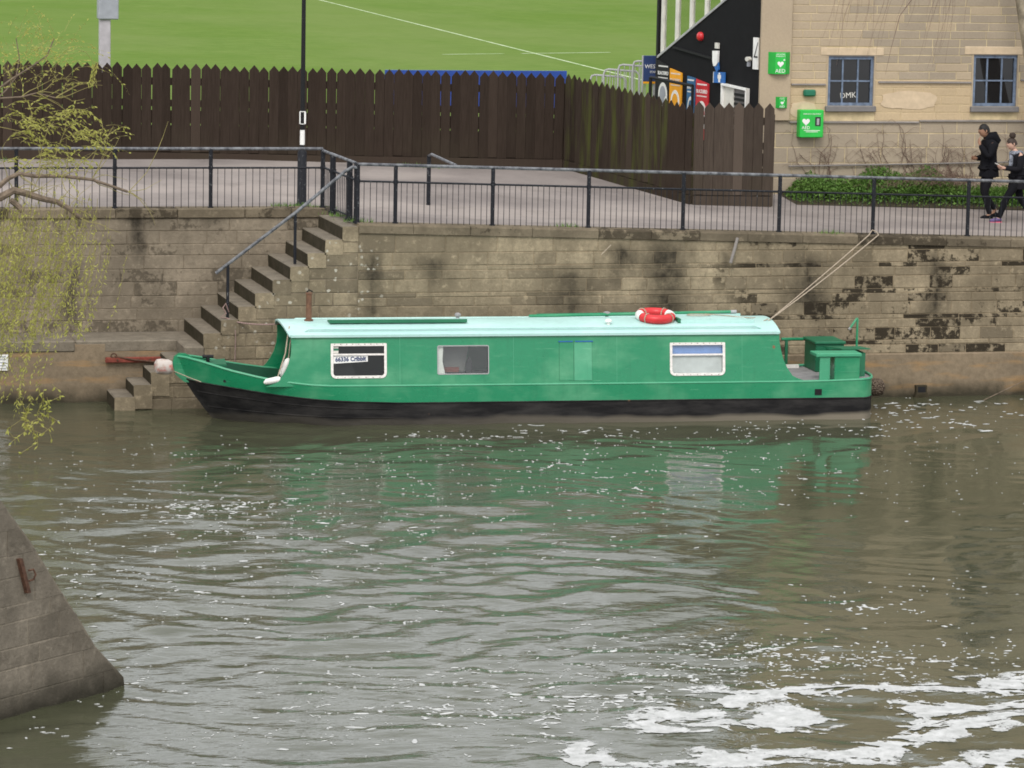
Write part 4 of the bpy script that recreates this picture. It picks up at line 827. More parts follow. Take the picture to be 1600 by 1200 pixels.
# ------------------------------------------------------------------ the narrowboat
random.seed(5)
boat = empty('narrowboat', (5.614, -1.4906, 0), math.radians(-2), 'long green narrowboat with pale mint roof moored under the wall', 'boat')
ip = lambda x, xs, ys: float(np.interp(x, xs, ys))
stem = lambda z: ip(z, (-.4, 0, .6, 1.04), (-10.5, -10.98, -11.42, -11.60))
Lb = lambda z: ip(z, (-.4, 0, .6, 1.0), (3.4, 3.0, 2.6, 2.4))
sheer = lambda u: ip(u, (-11.6, -11.45, -11.22, -10.81, -10.39, -10.07, -9.55, -9.2, -8, -.9, .2), (1.04, 1.035, .985, .865, .775, .72, .665, .65, .645, .645, .68))
bord = lambda u: ip(u, (-11.6, -11.4, -10.8, -10.18, -9.55, -8.8, -8, 0.2), (.67, .63, .565, .485, .425, .385, .36, .36))
BM = .98
def half(u, z):
    t_ = min(1, max(0, (u-stem(z))/Lb(z))); return BM*(1-(1-t_)**2.3)
def outline(zf):
    """stations from stem to stern centre: list of (u, v>=0, z); zf(u) gives the height"""
    out = []
    for i in range(31):
        s = (i/30)**1.35; un = -11.6+s*(3.6); z = zf(un); u = stem(z)+s*(-8.0-stem(z)); out.append((u, max(.012, half(u, z)), z))
    for u in np.linspace(-7.6, -.16, 16): out.append((float(u), BM, zf(u)))
    for a in np.linspace(0, math.pi/2, 12)[1:]: out.append((-.15+.35*math.sin(a), BM*math.cos(a)**.75 if a < math.pi/2-.01 else 0.0, zf(-.05)))
    return out
def shell(rows, name, m, parent, flip=False):
    q = MB(); n = len(rows[0])
    for sg in (-1, 1):
        b = len(q.v)
        for row in rows: q.v += [(u, sg*v, z) for u, v, z in row]
        for k in range(len(rows)-1):
            for i in range(n-1): q.f.append((b+k*n+i, b+k*n+i+1, b+(k+1)*n+i+1, b+(k+1)*n+i)); q.mi.append(0)
    return q.build(name, m, parent, True)
rg = [outline(lambda u, f=f: bord(u)+(sheer(u)-bord(u))*f) for f in (0, .35, .7, 1)]
shell(rg, 'hull_side', 'green', boat)
rb = [outline(lambda u, f=f: -.35+(bord(u)+.35)*f) for f in (0, .3, .5, .75, 1)]
hb_ = shell(rb, 'hull_bottom', 'hull', boat)
for zt_ in (.33, .72):      # rubbing strakes on the bow planking
    q = MB()
    for sg in (-1, 1):
        row = [p for p in outline(lambda u, f=zt_: -.0+(bord(u)+.0)*f)][2:30]; q.tube([(u, sg*(v+.001), z) for u, v, z in row], .008, 5)
    q.build('strake', 'hull', boat, True)
q = MB()
for sg in (-1, 1): q.tube([(u, sg*(v+.002), z) for u, v, z in outline(lambda u: bord(u)+.004)][1:], .012, 5)
q.build('rubbing_band', 'hull', boat, True)
q = MB()
for sg in (-1, 1): q.tube([(u, sg*(v-.012), z+.004) for u, v, z in rg[3]][1:], .022, 6)
q.build('gunwale_edge', 'green_pale', boat, True)
# decks: fore deck, well floor, side decks / stern deck
def deck(u_a, u_b, z_f, name, m, parent, inset=.02, vin=None):
    row = [(u, max(0, min(v, half(u, z_f(u)) if u < -8 else v)-inset)) for u, v, z in rg[3] if u_a <= u <= u_b]; q = MB(); n = len(row)
    q.v += [(u, -v, z_f(u)) for u, v in row]+[(u, v, z_f(u)) for u, v in row]; q.f += [(i, i+1, n+i+1, n+i) for i in range(n-1)]; q.mi += [0]*(n-1)
    return q.build(name, m, parent)
deck(-11.6, -10.98, lambda u: sheer(u)-.015, 'fore_deck', 'green', boat)
deck(-11.0, -9.2, lambda u: .22, 'well_floor', 'green_well_shade', boat)
deck(-9.45, -1.3, lambda u: .638, 'side_deck', 'green', boat)
deck(-1.35, .3, lambda u: .632 if u < -.2 else .655, 'stern_deck', 'deckmat', boat)
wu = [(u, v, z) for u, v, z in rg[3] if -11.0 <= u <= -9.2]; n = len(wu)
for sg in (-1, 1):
    q = MB(); q.v = [(u, sg*(v-.045), z) for u, v, z in wu]+[(u, sg*max(.01, min(v, half(u, .24))-.05), .215) for u, v, z in wu]; q.f = [(i, i+1, n+i+1, n+i) for i in range(n-1)]; q.mi = [0]*len(q.f); q.build('well_lining', 'green_well_shade', boat)
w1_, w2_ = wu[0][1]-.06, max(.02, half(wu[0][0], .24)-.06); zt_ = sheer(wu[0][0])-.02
MB().prism([(-w2_, .22), (w2_, .22), (w1_, zt_), (-w1_, zt_)], 0, wu[0][0]-.01, wu[0][0]+.02).build('well_bulkhead', 'green_well_shade', boat)
MB().prism([(-11.12, -.2), (-10.78, -.30), (-10.72, .42), (-11.12, .22)], 2, .90, .935).build('bow_locker_lid', 'green_dark', boat)
MB().prism([(-11.28, .60), (-11.44, .615), (-11.585, .74), (-11.635, .92), (-11.61, 1.03), (-11.53, 1.09), (-11.42, 1.085), (-11.33, 1.03), (-11.22, .96), (-11.2, .7)], 1, -.045, .045).build('stem_post', 'green', boat)
q = MB(); q.tube([(-11.05, 0, .93), (-11.05, 0, 1.04)], .03, 8); q.tube([(-11.14, 0, 1.03), (-10.96, 0, 1.03)], .028, 8); q.tube([(-11.05, -.08, 1.0), (-11.05, .1, 1.0)], .024, 8); q.build('mooring_stud', 'black', boat, True)
MB().tube([(-10.85, -.585, .70), (-10.85, -.62, .70)], .022, 10).build('hawse_hole', 'black', boat, True)
MB().tube([(-11.62, -.05, .80), (-11.35, -.22, .70), (-11.2, -.33, .655)], .008, 5).build('bow_line', 'rope', boat, True)
MB().box(-.96, -.84, -.991, -.978, .42, .52).build('exhaust_port', 'black', boat)

# cabin
zc0, zc1 = .64, 1.455; vb, vt = .885, .785
vside = lambda z: vb+(vt-vb)*(z-zc0)/(zc1-zc0)
cwin = [(-9.13, -8.235, .785, 1.315, 'framed'), (-7.37, -6.52, .82, 1.28, 'plain'), (-3.43, -2.51, .775, 1.285, 'framed')]
def endu_front(z): return ip(z, (.64, .70, .78, .88, 1.0, 1.15, 1.3, 1.455), (-10.22, -10.05, -9.97, -9.90, -9.84, -9.80, -9.79, -9.80))
def endu_back(z): return ip(z, (.64, .68, .74, .87, 1.0, 1.14, 1.3, 1.455), (-1.08, -1.22, -1.33, -1.42, -1.48, -1.52, -1.55, -1.555))
zrows = sorted({zc0, .70, .74, .88, 1.0, 1.15, 1.38, zc1} | {w[2] for w in cwin} | {w[3] for w in cwin}); ucols = [None]+sorted({-9.6, -5.9, -4.0, -1.8} | {w[0] for w in cwin} | {w[1] for w in cwin})+[None]
for sg in (-1, 1):
    q = MB(); nU = len(ucols)
    for z in zrows:
        for u in ucols:
            uu = endu_front(z) if (u is None and len(q.v) % nU == 0) else (endu_back(z) if u is None else u); q.v.append((uu, sg*vside(z), z))
    for k in range(len(zrows)-1):
        for i in range(nU-1):
            a, b = q.v[k*nU+i], q.v[(k+1)*nU+i+1]
            if sg < 0 and any(ucols[i] is not None and ucols[i+1] is not None and ucols[i] >= w[0]-1e-5 and ucols[i+1] <= w[1]+1e-5 and zrows[k] >= w[2]-1e-5 and zrows[k+1] <= w[3]+1e-5 for w in cwin): continue
            q.f.append((k*nU+i, k*nU+i+1, (k+1)*nU+i+1, (k+1)*nU+i)); q.mi.append(0)
    o = q.build('cabin_side', 'green', boat); so = o.modifiers.new('thick', 'SOLIDIFY'); so.thickness = .022; so.offset = 0
zroof = lambda v: 1.455+.15*(1-(abs(v)/.80)**2.2) if abs(v) < .8 else 1.455
def roofsheet(u_a, u_b, zoff, th, vs, name, m, parent, nose=0.):
    q = MB(); n = len(vs); top = [(u_a-nose*(1-(abs(v)/.8)**2), v, zroof(v)+zoff) for v in vs]+[(u_b, v, zroof(v)+zoff) for v in vs]; bot = [(u_a-nose*(1-(abs(v)/.8)**2), v, zroof(v)+zoff-th) for v in vs]+[(u_b, v, zroof(v)+zoff-th) for v in vs]
    q.v = top+bot; N2 = 2*n
    for i in range(n-1): q.f += [(i, n+i, n+i+1, i+1), (N2+i, N2+i+1, N2+n+i+1, N2+n+i), (i, i+1, N2+i+1, N2+i), (n+i, N2+n+i, N2+n+i+1, n+i+1)]
    q.f += [(0, N2, N2+n, n), (n-1, n+n-1, N2+n+n-1, N2+n-1)]; q.mi = [0]*len(q.f)
    return q.build(name, m, parent, True)
roof = roofsheet(-9.83, -1.54, .018, .03, list(np.linspace(-.815, .815, 19)), 'roof', 'mint', boat, .06)
for sg in (-1, 1):
    MB().tube([(-9.55, sg*.70, zroof(.70)+.03), (-9.5, sg*.70, zroof(.7)+.062), (-1.95, sg*.70, zroof(.7)+.062), (-1.85, sg*.70, zroof(.7)+.03)], .016, 6).build('grab_rail', 'mint', roof, True)
    MB().box(-9.8, -1.56, sg*.823-.012, sg*.823+.012, 1.435, 1.475).build('roof_lip', 'mint', roof)
MB().box(-3.15, -2.02, -.40, .40, 1.605, 1.645).build('hatch_cover', 'mint', roof); MB().box(-3.17, -1.9, -.46, -.41, 1.58, 1.63).build('hatch_rail', 'mint', roof); MB().box(-3.17, -1.9, .41, .46, 1.58, 1.63).build('hatch_rail', 'mint', roof)
MB().box(-3.22, -3.17, -.46, .46, 1.59, 1.655).build('hatch_stop', 'green_dark', roof)
for u, v, rr_, m in ((-6.86, .12, .055, 'deckmat'), (-4.25, .35, .07, 'deckmat'), (-4.42, -.48, .06, 'lifewhite'), (-3.62, .30, .075, 'deckmat')):
    z = zroof(v)+.012; MB().lathe([(.03, 0), (.03, .05), (rr_, .05), (rr_*.95, .075), (rr_*.5, .095), (.005, .1)], 14, (u, v, z)).build('mushroom_vent', m, roof, True)
ch = MB().lathe([(.075, 0), (.075, .03), (.05, .035), (.047, .44), (.055, .445), (.055, .47), (.045, .475)], 16, (-9.40, -.1, zroof(.1)+.012)).build('chimney', 'chimney', boat, True)
MB().tube([(-9.44, -.1, zroof(.1)+.49), (-9.40, -.1, zroof(.1)+.53), (-9.34, -.1, zroof(.1)+.50)], .012, 5).build('chimney_hook', 'black', ch, True)
# end bulkheads with doors
poly = [(-.86, .64)]+[(-.775, 1.45)]+[(v, zroof(v)-.0) for v in np.linspace(-.7, .7, 9)]+[(.775, 1.45), (.86, .64)]
MB().prism(poly, 0, -9.46, -9.43).build('front_bulkhead', 'green_well_shade', boat); MB().prism([(p[0], max(p[1], .36)) if p[1] > .7 else (p[0], .36) for p in poly], 0, -1.80, -1.77).build('aft_bulkhead', 'green_dark', boat)
for v0 in (-.3, .01): MB().box(-9.49, -9.462, v0, v0+.29, .72, 1.42).build('cabin_door', 'rust_red', boat)
# windows
def bw(q, z, off): return (q, -(vside(z)+off), z)
def wprism(poly, o0, o1, name, m, parent):
    n = len(poly); q = MB(); q.add([bw(a, z, o0) for a, z in poly]+[bw(a, z, o1) for a, z in poly], [tuple(range(n)), tuple(range(2*n-1, n-1, -1))]+[(i, i+n, (i+1) % n+n, (i+1) % n) for i in range(n)]); return q.build(name, m, parent)
def rounded(u_0, u_1, z_0, z_1, rt, rb_, k=5):
    pts = []
    for cx, cz, r, a0 in ((u_1-rt, z_1-rt, rt, 0), (u_0+rt, z_1-rt, rt, 90), (u_0+rb_, z_0+rb_, rb_, 180), (u_1-rb_, z_0+rb_, rb_, 270)):
        for i in range(k): a = math.radians(a0+90*i/(k-1)); pts.append((cx+r*math.cos(a), cz+r*math.sin(a)))
    return pts
def ringframe(u_0, u_1, z_0, z_1, w, rt, rb_, o0, o1, name, m, parent):
    A = rounded(u_0, u_1, z_0, z_1, rt, rb_); B = rounded(u_0+w, u_1-w, z_0+w, z_1-w, max(.004, rt-w), max(.02, rb_-w)); n = len(A); q = MB()
    q.v = [bw(*p, o1) for p in A]+[bw(*p, o1) for p in B]+[bw(*p, o0) for p in A]+[bw(*p, o0) for p in B]
    for i in range(n):
        j = (i+1) % n; q.f += [(i, j, n+j, n+i), (i, 2*n+i, 2*n+j, j), (n+i, n+j, 3*n+j, 3*n+i)]
    q.mi = [0]*len(q.f); return q.build(name, m, parent)
for k, (a, b, c0, c1, ty) in enumerate(cwin):
    wn = wprism([(a-.002, c0-.002), (b+.002, c0-.002), (b+.002, c1+.002), (a-.002, c1+.002)], -.018, -.014, 'window', 'glass' if k else 'glass_tint', boat)
    if ty == 'framed':
        ringframe(a-.015, b+.015, c0-.018, c1+.018, .042, .012, .085, .008, .026, 'frame', 'winframe', wn)
        zb = c1-.165-(.02 if k else 0); wprism([(a+.02, zb-.012), (b-.02, zb-.012), (b-.02, zb+.014), (a+.02, zb+.014)], -.012, .02, 'frame_bar', 'winframe', wn)
        for i in range(9): u = a+.05+(b-a-.1)*i/8; wprism([(u-.006, c1-.0), (u+.006, c1), (u+.006, c1+.012), (u-.006, c1+.012)], .026, .029, 'screw', 'rust', wn)
        for i in range(7): u = a+.1+(b-a-.2)*i/6; wprism([(u-.006, c0-.01), (u+.006, c0-.01), (u+.006, c0+.002), (u-.006, c0+.002)], .026, .029, 'screw', 'rust', wn)
    else:
        q = MB(); ringframe(a-.008, b+.008, c0-.008, c1+.008, .016, .03, .03, .008, .016, 'seal', 'grey_metal', wn)
    if k == 0:
        sb = wprism([(a+.03, zb-.145), (a+.60, zb-.115), (a+.60, zb-.018), (a+.03, zb-.022)], -.008, -.004, 'name_card', 'white', wn)
        tz = zb-.075; text('lettering', '66336 Cribbit', .102, 'navy', wn, face_mat(bw(a+.315, tz, .0), (1, 0, .03), (0, -.12*-1*1.0*.0+(vb-vt)/(zc1-zc0), 1)), ext=.0012, sx=.88, bold=.0035)
        wprism([(a+.03, c1-.145), (a+.115, c1-.145), (a+.115, c1-.035), (a+.03, c1-.035)], -.009, -.005, 'flag_card', 'offwhite', wn); wprism([(a+.03, c1-.10), (a+.115, c1-.10), (a+.115, c1-.065), (a+.03, c1-.065)], -.004, -.002, 'flag_stripe', 'bottle', wn)
        wprism([(a+.03, c0+.02), (a+.42, c0+.02), (a+.30, c0+.3), (a+.03, c0+.3)], -.09, -.085, 'curtain', 'curtain', wn)
    if k == 1:
        wprism([(a+.01, c0), (a+.13, c0), (a+.085, c0+.2), (a+.1, c1), (a+.01, c1)], -.034, -.024, 'curtain', 'lifewhite', wn)
        wprism([(a+.13, c0), (a+.50, c0), (a+.58, c1), (a+.13, c1)], -.3, -.29, 'inner_wall', 'frame_grey', wn); wprism([(a+.14, c0), (a+.4, c0), (a+.4, c0+.08), (a+.14, c0+.08)], -.25, -.22, 'shelf', 'rust_red', wn)
        wprism([(a+.5, c0), (a+.62, c0), (a+.6, c0+.2), (a+.55, c0+.25), (a+.5, c0+.12)], -.2, -.16, 'silhouette', 'black', wn)
    if k == 2:
        wprism([(a, zb), (b, zb), (b, c1), (a, c1)], -.034, -.028, 'blind', 'blind_blue', wn); wprism([(a, c0), (b, c0), (b, zb), (a, zb)], -.032, -.026, 'blind', 'blind_grey', wn)
for u in (-8.0, -6.1, -4.35, -2.2): wprism([(u-.004, .66), (u+.004, .66), (u+.004, 1.44), (u-.004, 1.44)], .010, .0135, 'weld_seam', 'green_pale', boat)
# side hatch doors
hd = wprism([(-5.33, .69), (-4.77, .69), (-4.77, 1.335), (-5.33, 1.335)], .011, .013, 'side_hatch', 'green_dark', boat)
wprism([(-5.325, .695), (-5.085, .695), (-5.085, 1.328), (-5.325, 1.328)], .013, .018, 'hatch_door', 'green', hd); wprism([(-5.075, .695), (-4.775, .695), (-4.775, 1.328), (-5.075, 1.328)], .013, .018, 'hatch_door', 'green_pale', hd)
wprism([(-5.34, 1.33), (-5.1, 1.33), (-5.1, 1.345), (-5.34, 1.345)], .013, .03, 'drip_strip', 'signblue', hd); wprism([(-5.06, 1.33), (-4.76, 1.33), (-4.76, 1.345), (-5.06, 1.345)], .013, .03, 'drip_strip', 'signblue', hd)
# stern lockers, rails, tiller
MB().bbox(-.61, -.17, -.93, -.60, .645, 1.055, .008).build('locker', 'green', boat); MB().box(-.52, -.20, -.934, -.929, .80, .806).build('locker_seam', 'green_pale', boat)
MB().bbox(-.94, -.15, -.96, -.56, 1.055, 1.115, .01).build('locker_top', 'green_pale', boat); MB().bbox(-.87, -.69, -.93, -.90, .645, 1.054, .004).build('support_board', 'green_pale', boat)
MB().bbox(-.60, -.10, .22, .90, .64, 1.12, .008).build('locker', 'green_dark', boat); MB().bbox(-.63, -.08, .18, .92, 1.12, 1.165, .01).build('locker_top', 'green_dark', boat)
MB().bbox(-.42, .06, -.5, .2, .64, 1.06, .008).build('locker', 'green_dark', boat)
q = MB(); q.add([(-.55, -.05, 1.10), (.08, -.08, 1.10), (.12, -.56, 1.125), (-.38, -.56, 1.125)], [(0, 1, 2, 3)]); o = q.build('locker_lid', 'green_dark', boat); so = o.modifiers.new('thick', 'SOLIDIFY'); so.thickness = .018
MB().bbox(-1.02, -.60, .88, .93, 1.10, 1.145, .008).build('stern_rail', 'green', boat); MB().bbox(-.95, -.90, .885, .925, .64, 1.10, .006).build('rail_post', 'green_dark', boat)
MB().tube([(.07, .05, .7), (.07, .05, 1.56), (.06, .05, 1.585)], .02, 8).build('tiller_post', 'green', boat, True); MB().tube([(.06, .05, 1.58), (-.06, .03, 1.42)], .02, 8).build('tiller_arm', 'green', boat, True); MB().tube([(-.06, .03, 1.42), (-.085, .025, 1.39)], .024, 8).build('tiller_grip', 'deckmat', boat, True)
MB().box(-1.75, -.75, .70, .76, .64, .70).build('deck_batten', 'winframe', boat)
# things lying on or hanging from the boat (each a thing of its own, placed in boat coordinates)
mbt = Matrix.Translation(boat.location) @ Matrix.Rotation(math.radians(-2), 4, 'Z')
def onboat(name, u, v, z, label, cat, group=None):
    p = mbt @ Vector((u, v, z)); return empty(name, p, math.radians(-2), label, cat, group)
lb = onboat('lifebuoy', -3.55, -.22, zroof(.22)+.085, 'red and white lifebuoy lying on the mint roof', 'lifebuoy')
for k in range(8):
    a0, a1 = math.pi*k/4-math.pi/8, math.pi*(k+1)/4-math.pi/8; m = 'lifewhite' if k in (0, 4) else 'lifered'
    if k in (1, 2, 3, 5, 6, 7) and k not in (1, 5): continue
    if k in (1, 5): a1 = a0+3*math.pi/4
    n = 5 if k in (0, 4) else 12
    MB().tube([(.265*math.cos(a0+(a1-a0)*i/n), .265*math.sin(a0+(a1-a0)*i/n), 0) for i in range(n+1)], .077, 12, cap=False).build('buoy_section', m, lb, True)
for k in range(4):
    a = math.pi*k/2+math.pi/4; MB().tube([(.265*math.cos(a)+.084*math.cos(t_)*math.cos(a), .265*math.sin(a)+.084*math.cos(t_)*math.sin(a), 0.084*math.sin(t_)) for t_ in np.linspace(0, 6.28, 13)], .01, 5).build('grab_cord', 'rope', lb, True)
lb.rotation_euler = (math.radians(7), 0, math.radians(-2))
r = onboat('gang_plank', -7.95, -.27, zroof(.27)+.05, 'dark green gangplank lying along the roof behind the chimney', 'plank')
MB().bbox(-1.15, 1.15, -.12, .12, -.028, .0, .006).build('board', 'green_dark', r); MB().bbox(-1.15, 1.15, -.135, -.12, -.03, .03, .004).build('side_rail', 'green_dark', r)
r = onboat('boat_pole', -3.85, .30, zroof(.3)+.055, 'long green pole lying along the far side of the roof', 'pole'); MB().tube([(-1.75, .02, -.02), (1.75, -.02, .035)], .026, 8).build('shaft', 'green', r, True); MB().tube([(1.74, -.02, .035), (1.84, -.02, .037)], .03, 8).build('ferrule', 'grey_metal', r, True); MB().tube([(-1.6, .1, -.02), (.15, .07, .0)], .03, 8).build('hook_shaft', 'green_dark', r, True)
r = onboat('roof_line', -2.5, -.1, zroof(.1)+.05, 'thin brown rope loosely coiled on the roof hatch', 'rope'); pts = [(-.25+.2*math.cos(a), .05+.13*math.sin(a)+.01*a, .012) for a in np.linspace(0, 7, 24)]+[(.2, 0, .01), (.45, -.12, -.01), (.68, -.05, -.03), (.72, .02, -.03)]
MB().tube(pts, .009, 5).build('strand', 'rope', r, True)
r = onboat('rope_fender', .42, 0, .40, 'round woven rope fender hanging at the stern', 'fender'); MB().tube([(-.22, 0, 0), (-.16, 0, 0), (-.08, 0, 0), (.05, 0, 0), (.11, 0, 0), (.15, 0, 0)], [.06, .13, .15, .15, .125, .05], 16).build('body', 'fender', r, True); MB().tube([(-.2, 0, .1), (-.25, 0, .3)], .01, 5).build('chain', 'rust', r, True)
r = onboat('bow_fender', -11.78, 0, .86, 'pale canvas bow fender with a red patch', 'fender'); MB().tube([(.14, 0, 0), (.08, 0, 0), (-.03, 0, .01), (-.11, 0, .01), (-.145, 0, .01)], [.10, .125, .13, .12, .07], 14).build('body', 'canvas', r, True)
r = onboat('side_fender', -10.08, -.86, .72, 'white fender lying on the bow gunwale', 'fender'); MB().tube([(-.16, 0, -.02), (-.12, 0, 0), (.06, .02, .03), (.1, .02, .04), (.13, .02, .045)], [.02, .05, .055, .045, .015], 10).build('body', 'lifewhite', r, True)
pts = [(.06, .02, .05), (.2, .1, .45), (.27, .25, .8), (.3, .35, .86)]; MB().tube(pts, .012, 6).build('lanyard', 'rope', r, True)
r = onboat('hanging_fender', -9.86, -.72, .95, 'pale fender hanging beside the cabin front', 'fender'); MB().tube([(-.07, 0, -.17), (-.06, 0, -.13), (.0, 0, .02), (.03, 0, .1), (.04, 0, .14)], [.02, .055, .06, .05, .012], 10).build('body', 'lifewhite', r, True); MB().tube([(.04, 0, .14), (.06, .02, .35), (.1, .05, .52)], .009, 5).build('lanyard', 'rope', r, True)

# ------------------------------------------------------------------ mooring lines and wall fittings
pe = mbt @ Vector((-1.62, -.35, 1.60)); p1 = Vector((6.46, .1, 2.92)); p2 = Vector((6.30, -.05, 2.86))
def sag(a, b, s, n=12): return [tuple(a.lerp(b, i/n)-Vector((0, 0, s*4*(i/n)*(1-i/n)))) for i in range(n+1)]
r = empty('mooring_rope', pe, label='doubled pale mooring rope from the cabin stern up to the railing', cat='rope')
child(MB().tube(sag(pe, Vector((6.52, -.03, 2.86)), .03)+[(6.52, .05, 2.9), (6.49, .16, 2.92)], .010, 6), 'strand', 'rope', r, True); child(MB().tube(sag(pe, Vector((6.34, -.04, 2.86)), .015)+[(6.40, .03, 2.91), (6.47, .15, 2.93)], .009, 6), 'strand', 'rope', r, True)
child(MB().tube([tuple(pe+Vector(q_)) for q_ in ((0, 0, 0), (.03, -.02, -.08), (.07, -.03, -.25), (.1, -.05, -.36), (.06, -.06, -.25), (-.03, -.05, -.06), (-.08, 0, .0), (0, .02, .03))], .011, 5), 'loose_end', 'rope', r, True)
a = Vector((-4.80, .02, 1.46)); b = mbt @ Vector((-9.55, .6, 1.52)); r = empty('bow_rope', a, label='faded pink bow rope looped round the handrail post', cat='rope')
child(MB().tube([(-4.87, .2, 1.6), (-4.93, .16, 1.75), (-4.98, .15, 1.68), (-4.92, .16, 1.58), (-5.02, .15, 1.52), (-4.9, .14, 1.5), tuple(a)]+sag(a, b, .05)[1:], .012, 6), 'line', 'rope_pink', r, True); child(MB().tube([tuple(a), (-4.79, -.03, 1.2), (-4.8, -.04, .8), (-4.8, -.05, .6)], .008, 5), 'loose_end', 'rope_pink', r, True)
r = empty('iron_bar', (-6.35, .93, .72), label='red rusty iron bar bolted along the lower quay wall', cat='bar'); MB().bbox(-.5, .46, -.07, .0, -.045, .045, .01).build('bar', 'rust_red', r); MB().tube([(-.35, -.05, .06), (0, -.09, .0), (.3, -.1, -.03), (.5, -.1, -.05)], .017, 5).build('chain', 'rust', r, True); MB().tube([(-.36+.05*math.cos(a_), -.06, .07+.04*math.sin(a_)) for a_ in np.linspace(0, 6.28, 12)], .012, 5).build('shackle', 'rust', r, True)
for u in (-.3, .05, .25): MB().tube([(u, -.07, 0), (u, -.085, 0)], .018, 8).build('bolt', 'rust', r)
r = empty('gauge_board', (-8.62, .94, .56), label='white depth gauge board on the lower quay wall at the left edge', cat='sign'); MB().bbox(-.2, .14, -.025, .0, 0, .27, .005).build('board', 'white', r)
for i in range(5): MB().box(.0, .1, -.028, -.0245, .03+.05*i, .045+.05*i).build('mark', 'grey_box', r)
r = empty('spout_pipe', (3.86, -.02, 2.6), label='thin grey pipe slanting out of the river wall', cat='pipe'); MB().tube([(.09, -.01, .22), (.04, -.06, .08), (-.06, -.13, -.2)], .028, 8).build('pipe', 'lead', r, True)
r = empty('drain_outfall', (7.38, -.03, .05), label='small dark drain outfall at the foot of the river wall', cat='drain'); MB().prism([(-.09, -.1), (.09, -.1), (.1, .16), (-.1, .16)], 1, -.10, .02).build('surround', 'riser', r); MB().box(-.07, .07, -.104, -.1, .04, .14).build('mouth', 'black', r); MB().prism([(-.16, -.15), (.16, -.15), (.1, .04), (-.1, .04)], 1, -.13, .0).build('silt', 'riser', r)
r = empty('mooring_wire', (9.0, -.1, .1), label='thin dark line running into the water at the right edge of the wall', cat='rope'); MB().tube([(-.65, -.5, -.1), (.2, -.2, .18), (1.2, .05, .5)], .009, 5).build('line', 'bark_dark', r, True)
r = empty('leaning_stick', (1.6, -.04, 2.6), label='pale thin stick leaning in a wall joint below the railing', cat='stick'); MB().tube([(-.09, -.03, -.05), (.08, -.03, .12)], .009, 5).build('stick', 'rope', r)

# ------------------------------------------------------------------ foreground pier
random.seed(9)
PO = Vector((-10.9986, -21.9703, 0)); PD = Vector((.73056, .68285, 0)); PN = Vector((.68285, -.73056, 0))
pier = empty('bridge_pier', PO, label='sloping stone pier rising from the near water at the left', cat='pier')
edge_s = lambda z: ip(z, (-.6, 0.0, .1, .53, .81, 1.38, 1.85, 2.37, 4.0), (2.14, 2.09, 2.07, 1.58, 1.36, .88, .50, .0, -1.5))
poly = [(-4, -.6), (edge_s(-.6), -.6)]+[(edge_s(z)-.004, z) for z in (0, .1, .3, .53, .81, 1.1, 1.38, 1.85, 2.37, 3.2, 4.0)]+[(-4, 4.0)]
q = MB(); n = len(poly); q.add([PO+PD*a+PN*-.004+Vector((0, 0, z)) for a, z in poly]+[PO+PD*a+PN*-1.3+Vector((0, 0, z)) for a, z in poly], [tuple(range(n)), tuple(range(2*n-1, n-1, -1))]+[(i, i+n, (i+1) % n+n, (i+1) % n) for i in range(n)])
M['pier_stone'] = stone_mat('pier stone', ((.25, .215, .168), (.235, .202, .158), (.215, .185, .145)), None, .2, None, None, .42); M['pier_mortar'] = stone_mat('pier mortar', ((.28, .24, .185), (.265, .228, .175), (.25, .215, .165)), None, 0, None, None, .42)
child(q, 'core', 'pier_mortar', pier)
zp = [-.5, .22, .52, .74, 1.02, 1.20, 1.50, 1.74, 2.02, 2.26, 2.6, 2.9, 3.2]
for a, b in zip(zp[:-1], zp[1:]):
    e1 = min(edge_s(a), edge_s(b)); e0 = max(edge_s(a), edge_s(b)); s = -1.6
    while s < e1-.3:
        e = min(s+random.uniform(.45, .95), e1-.22)
        if e1-.22-e < .25: e = e1-.22
        stone(pier, PO, PD, PN, s, e, a, b, 'pier_stone', depth=.03, g=.0025, rough=.004); s = e
        if s >= e1-.23: break
    # edge stone, cut to the slope and a little ragged
    q = MB(); j = lambda: random.uniform(-.045, .015); s0 = max(s, -1.6)+.003
    zs4 = [a+.003, a+(b-a)*.35, a+(b-a)*.7, b-.003]; fr_ = [(edge_s(z)+j()-.01, z) for z in zs4]; poly = [(s0, a+.003)]+fr_+[(s0, b-.003)]; n = len(poly)
    q.add([PO+PD*x+PN*.002+Vector((0, 0, z)) for x, z in poly]+[PO+PD*(x+.01)+PN*-.35+Vector((0, 0, z)) for x, z in poly], [tuple(range(n)), tuple(range(2*n-1, n-1, -1))]+[(i, i+n, (i+1) % n+n, (i+1) % n) for i in range(n)])
    child(q, 'edge_stone', 'pier_stone', pier)
r = empty('iron_strap', PO+PD*.34+Vector((0, 0, 1.5)), label='rusty iron strap with a ring fixed to the pier', cat='strap')
def PF(s, z, o): return PD*s+PN*o+Vector((0, 0, z))
q = MB(); P4 = [(-.085, .20), (-.03, .20), (.105, -.19), (.05, -.19)]; q.add([PF(a, z, .004) for a, z in P4]+[PF(a, z, .05) for a, z in P4], [(0, 1, 2, 3), (4, 7, 6, 5), (0, 4, 5, 1), (1, 5, 6, 2), (2, 6, 7, 3), (3, 7, 4, 0)]); q.build('plate', 'rust', r)
MB().tube([PF(.08, .05, .03), PF(.13, .06, .06), PF(.155, .0, .07), PF(.13, -.05, .06), PF(.08, -.06, .04)], .011, 6).build('ring', 'rust', r, True)

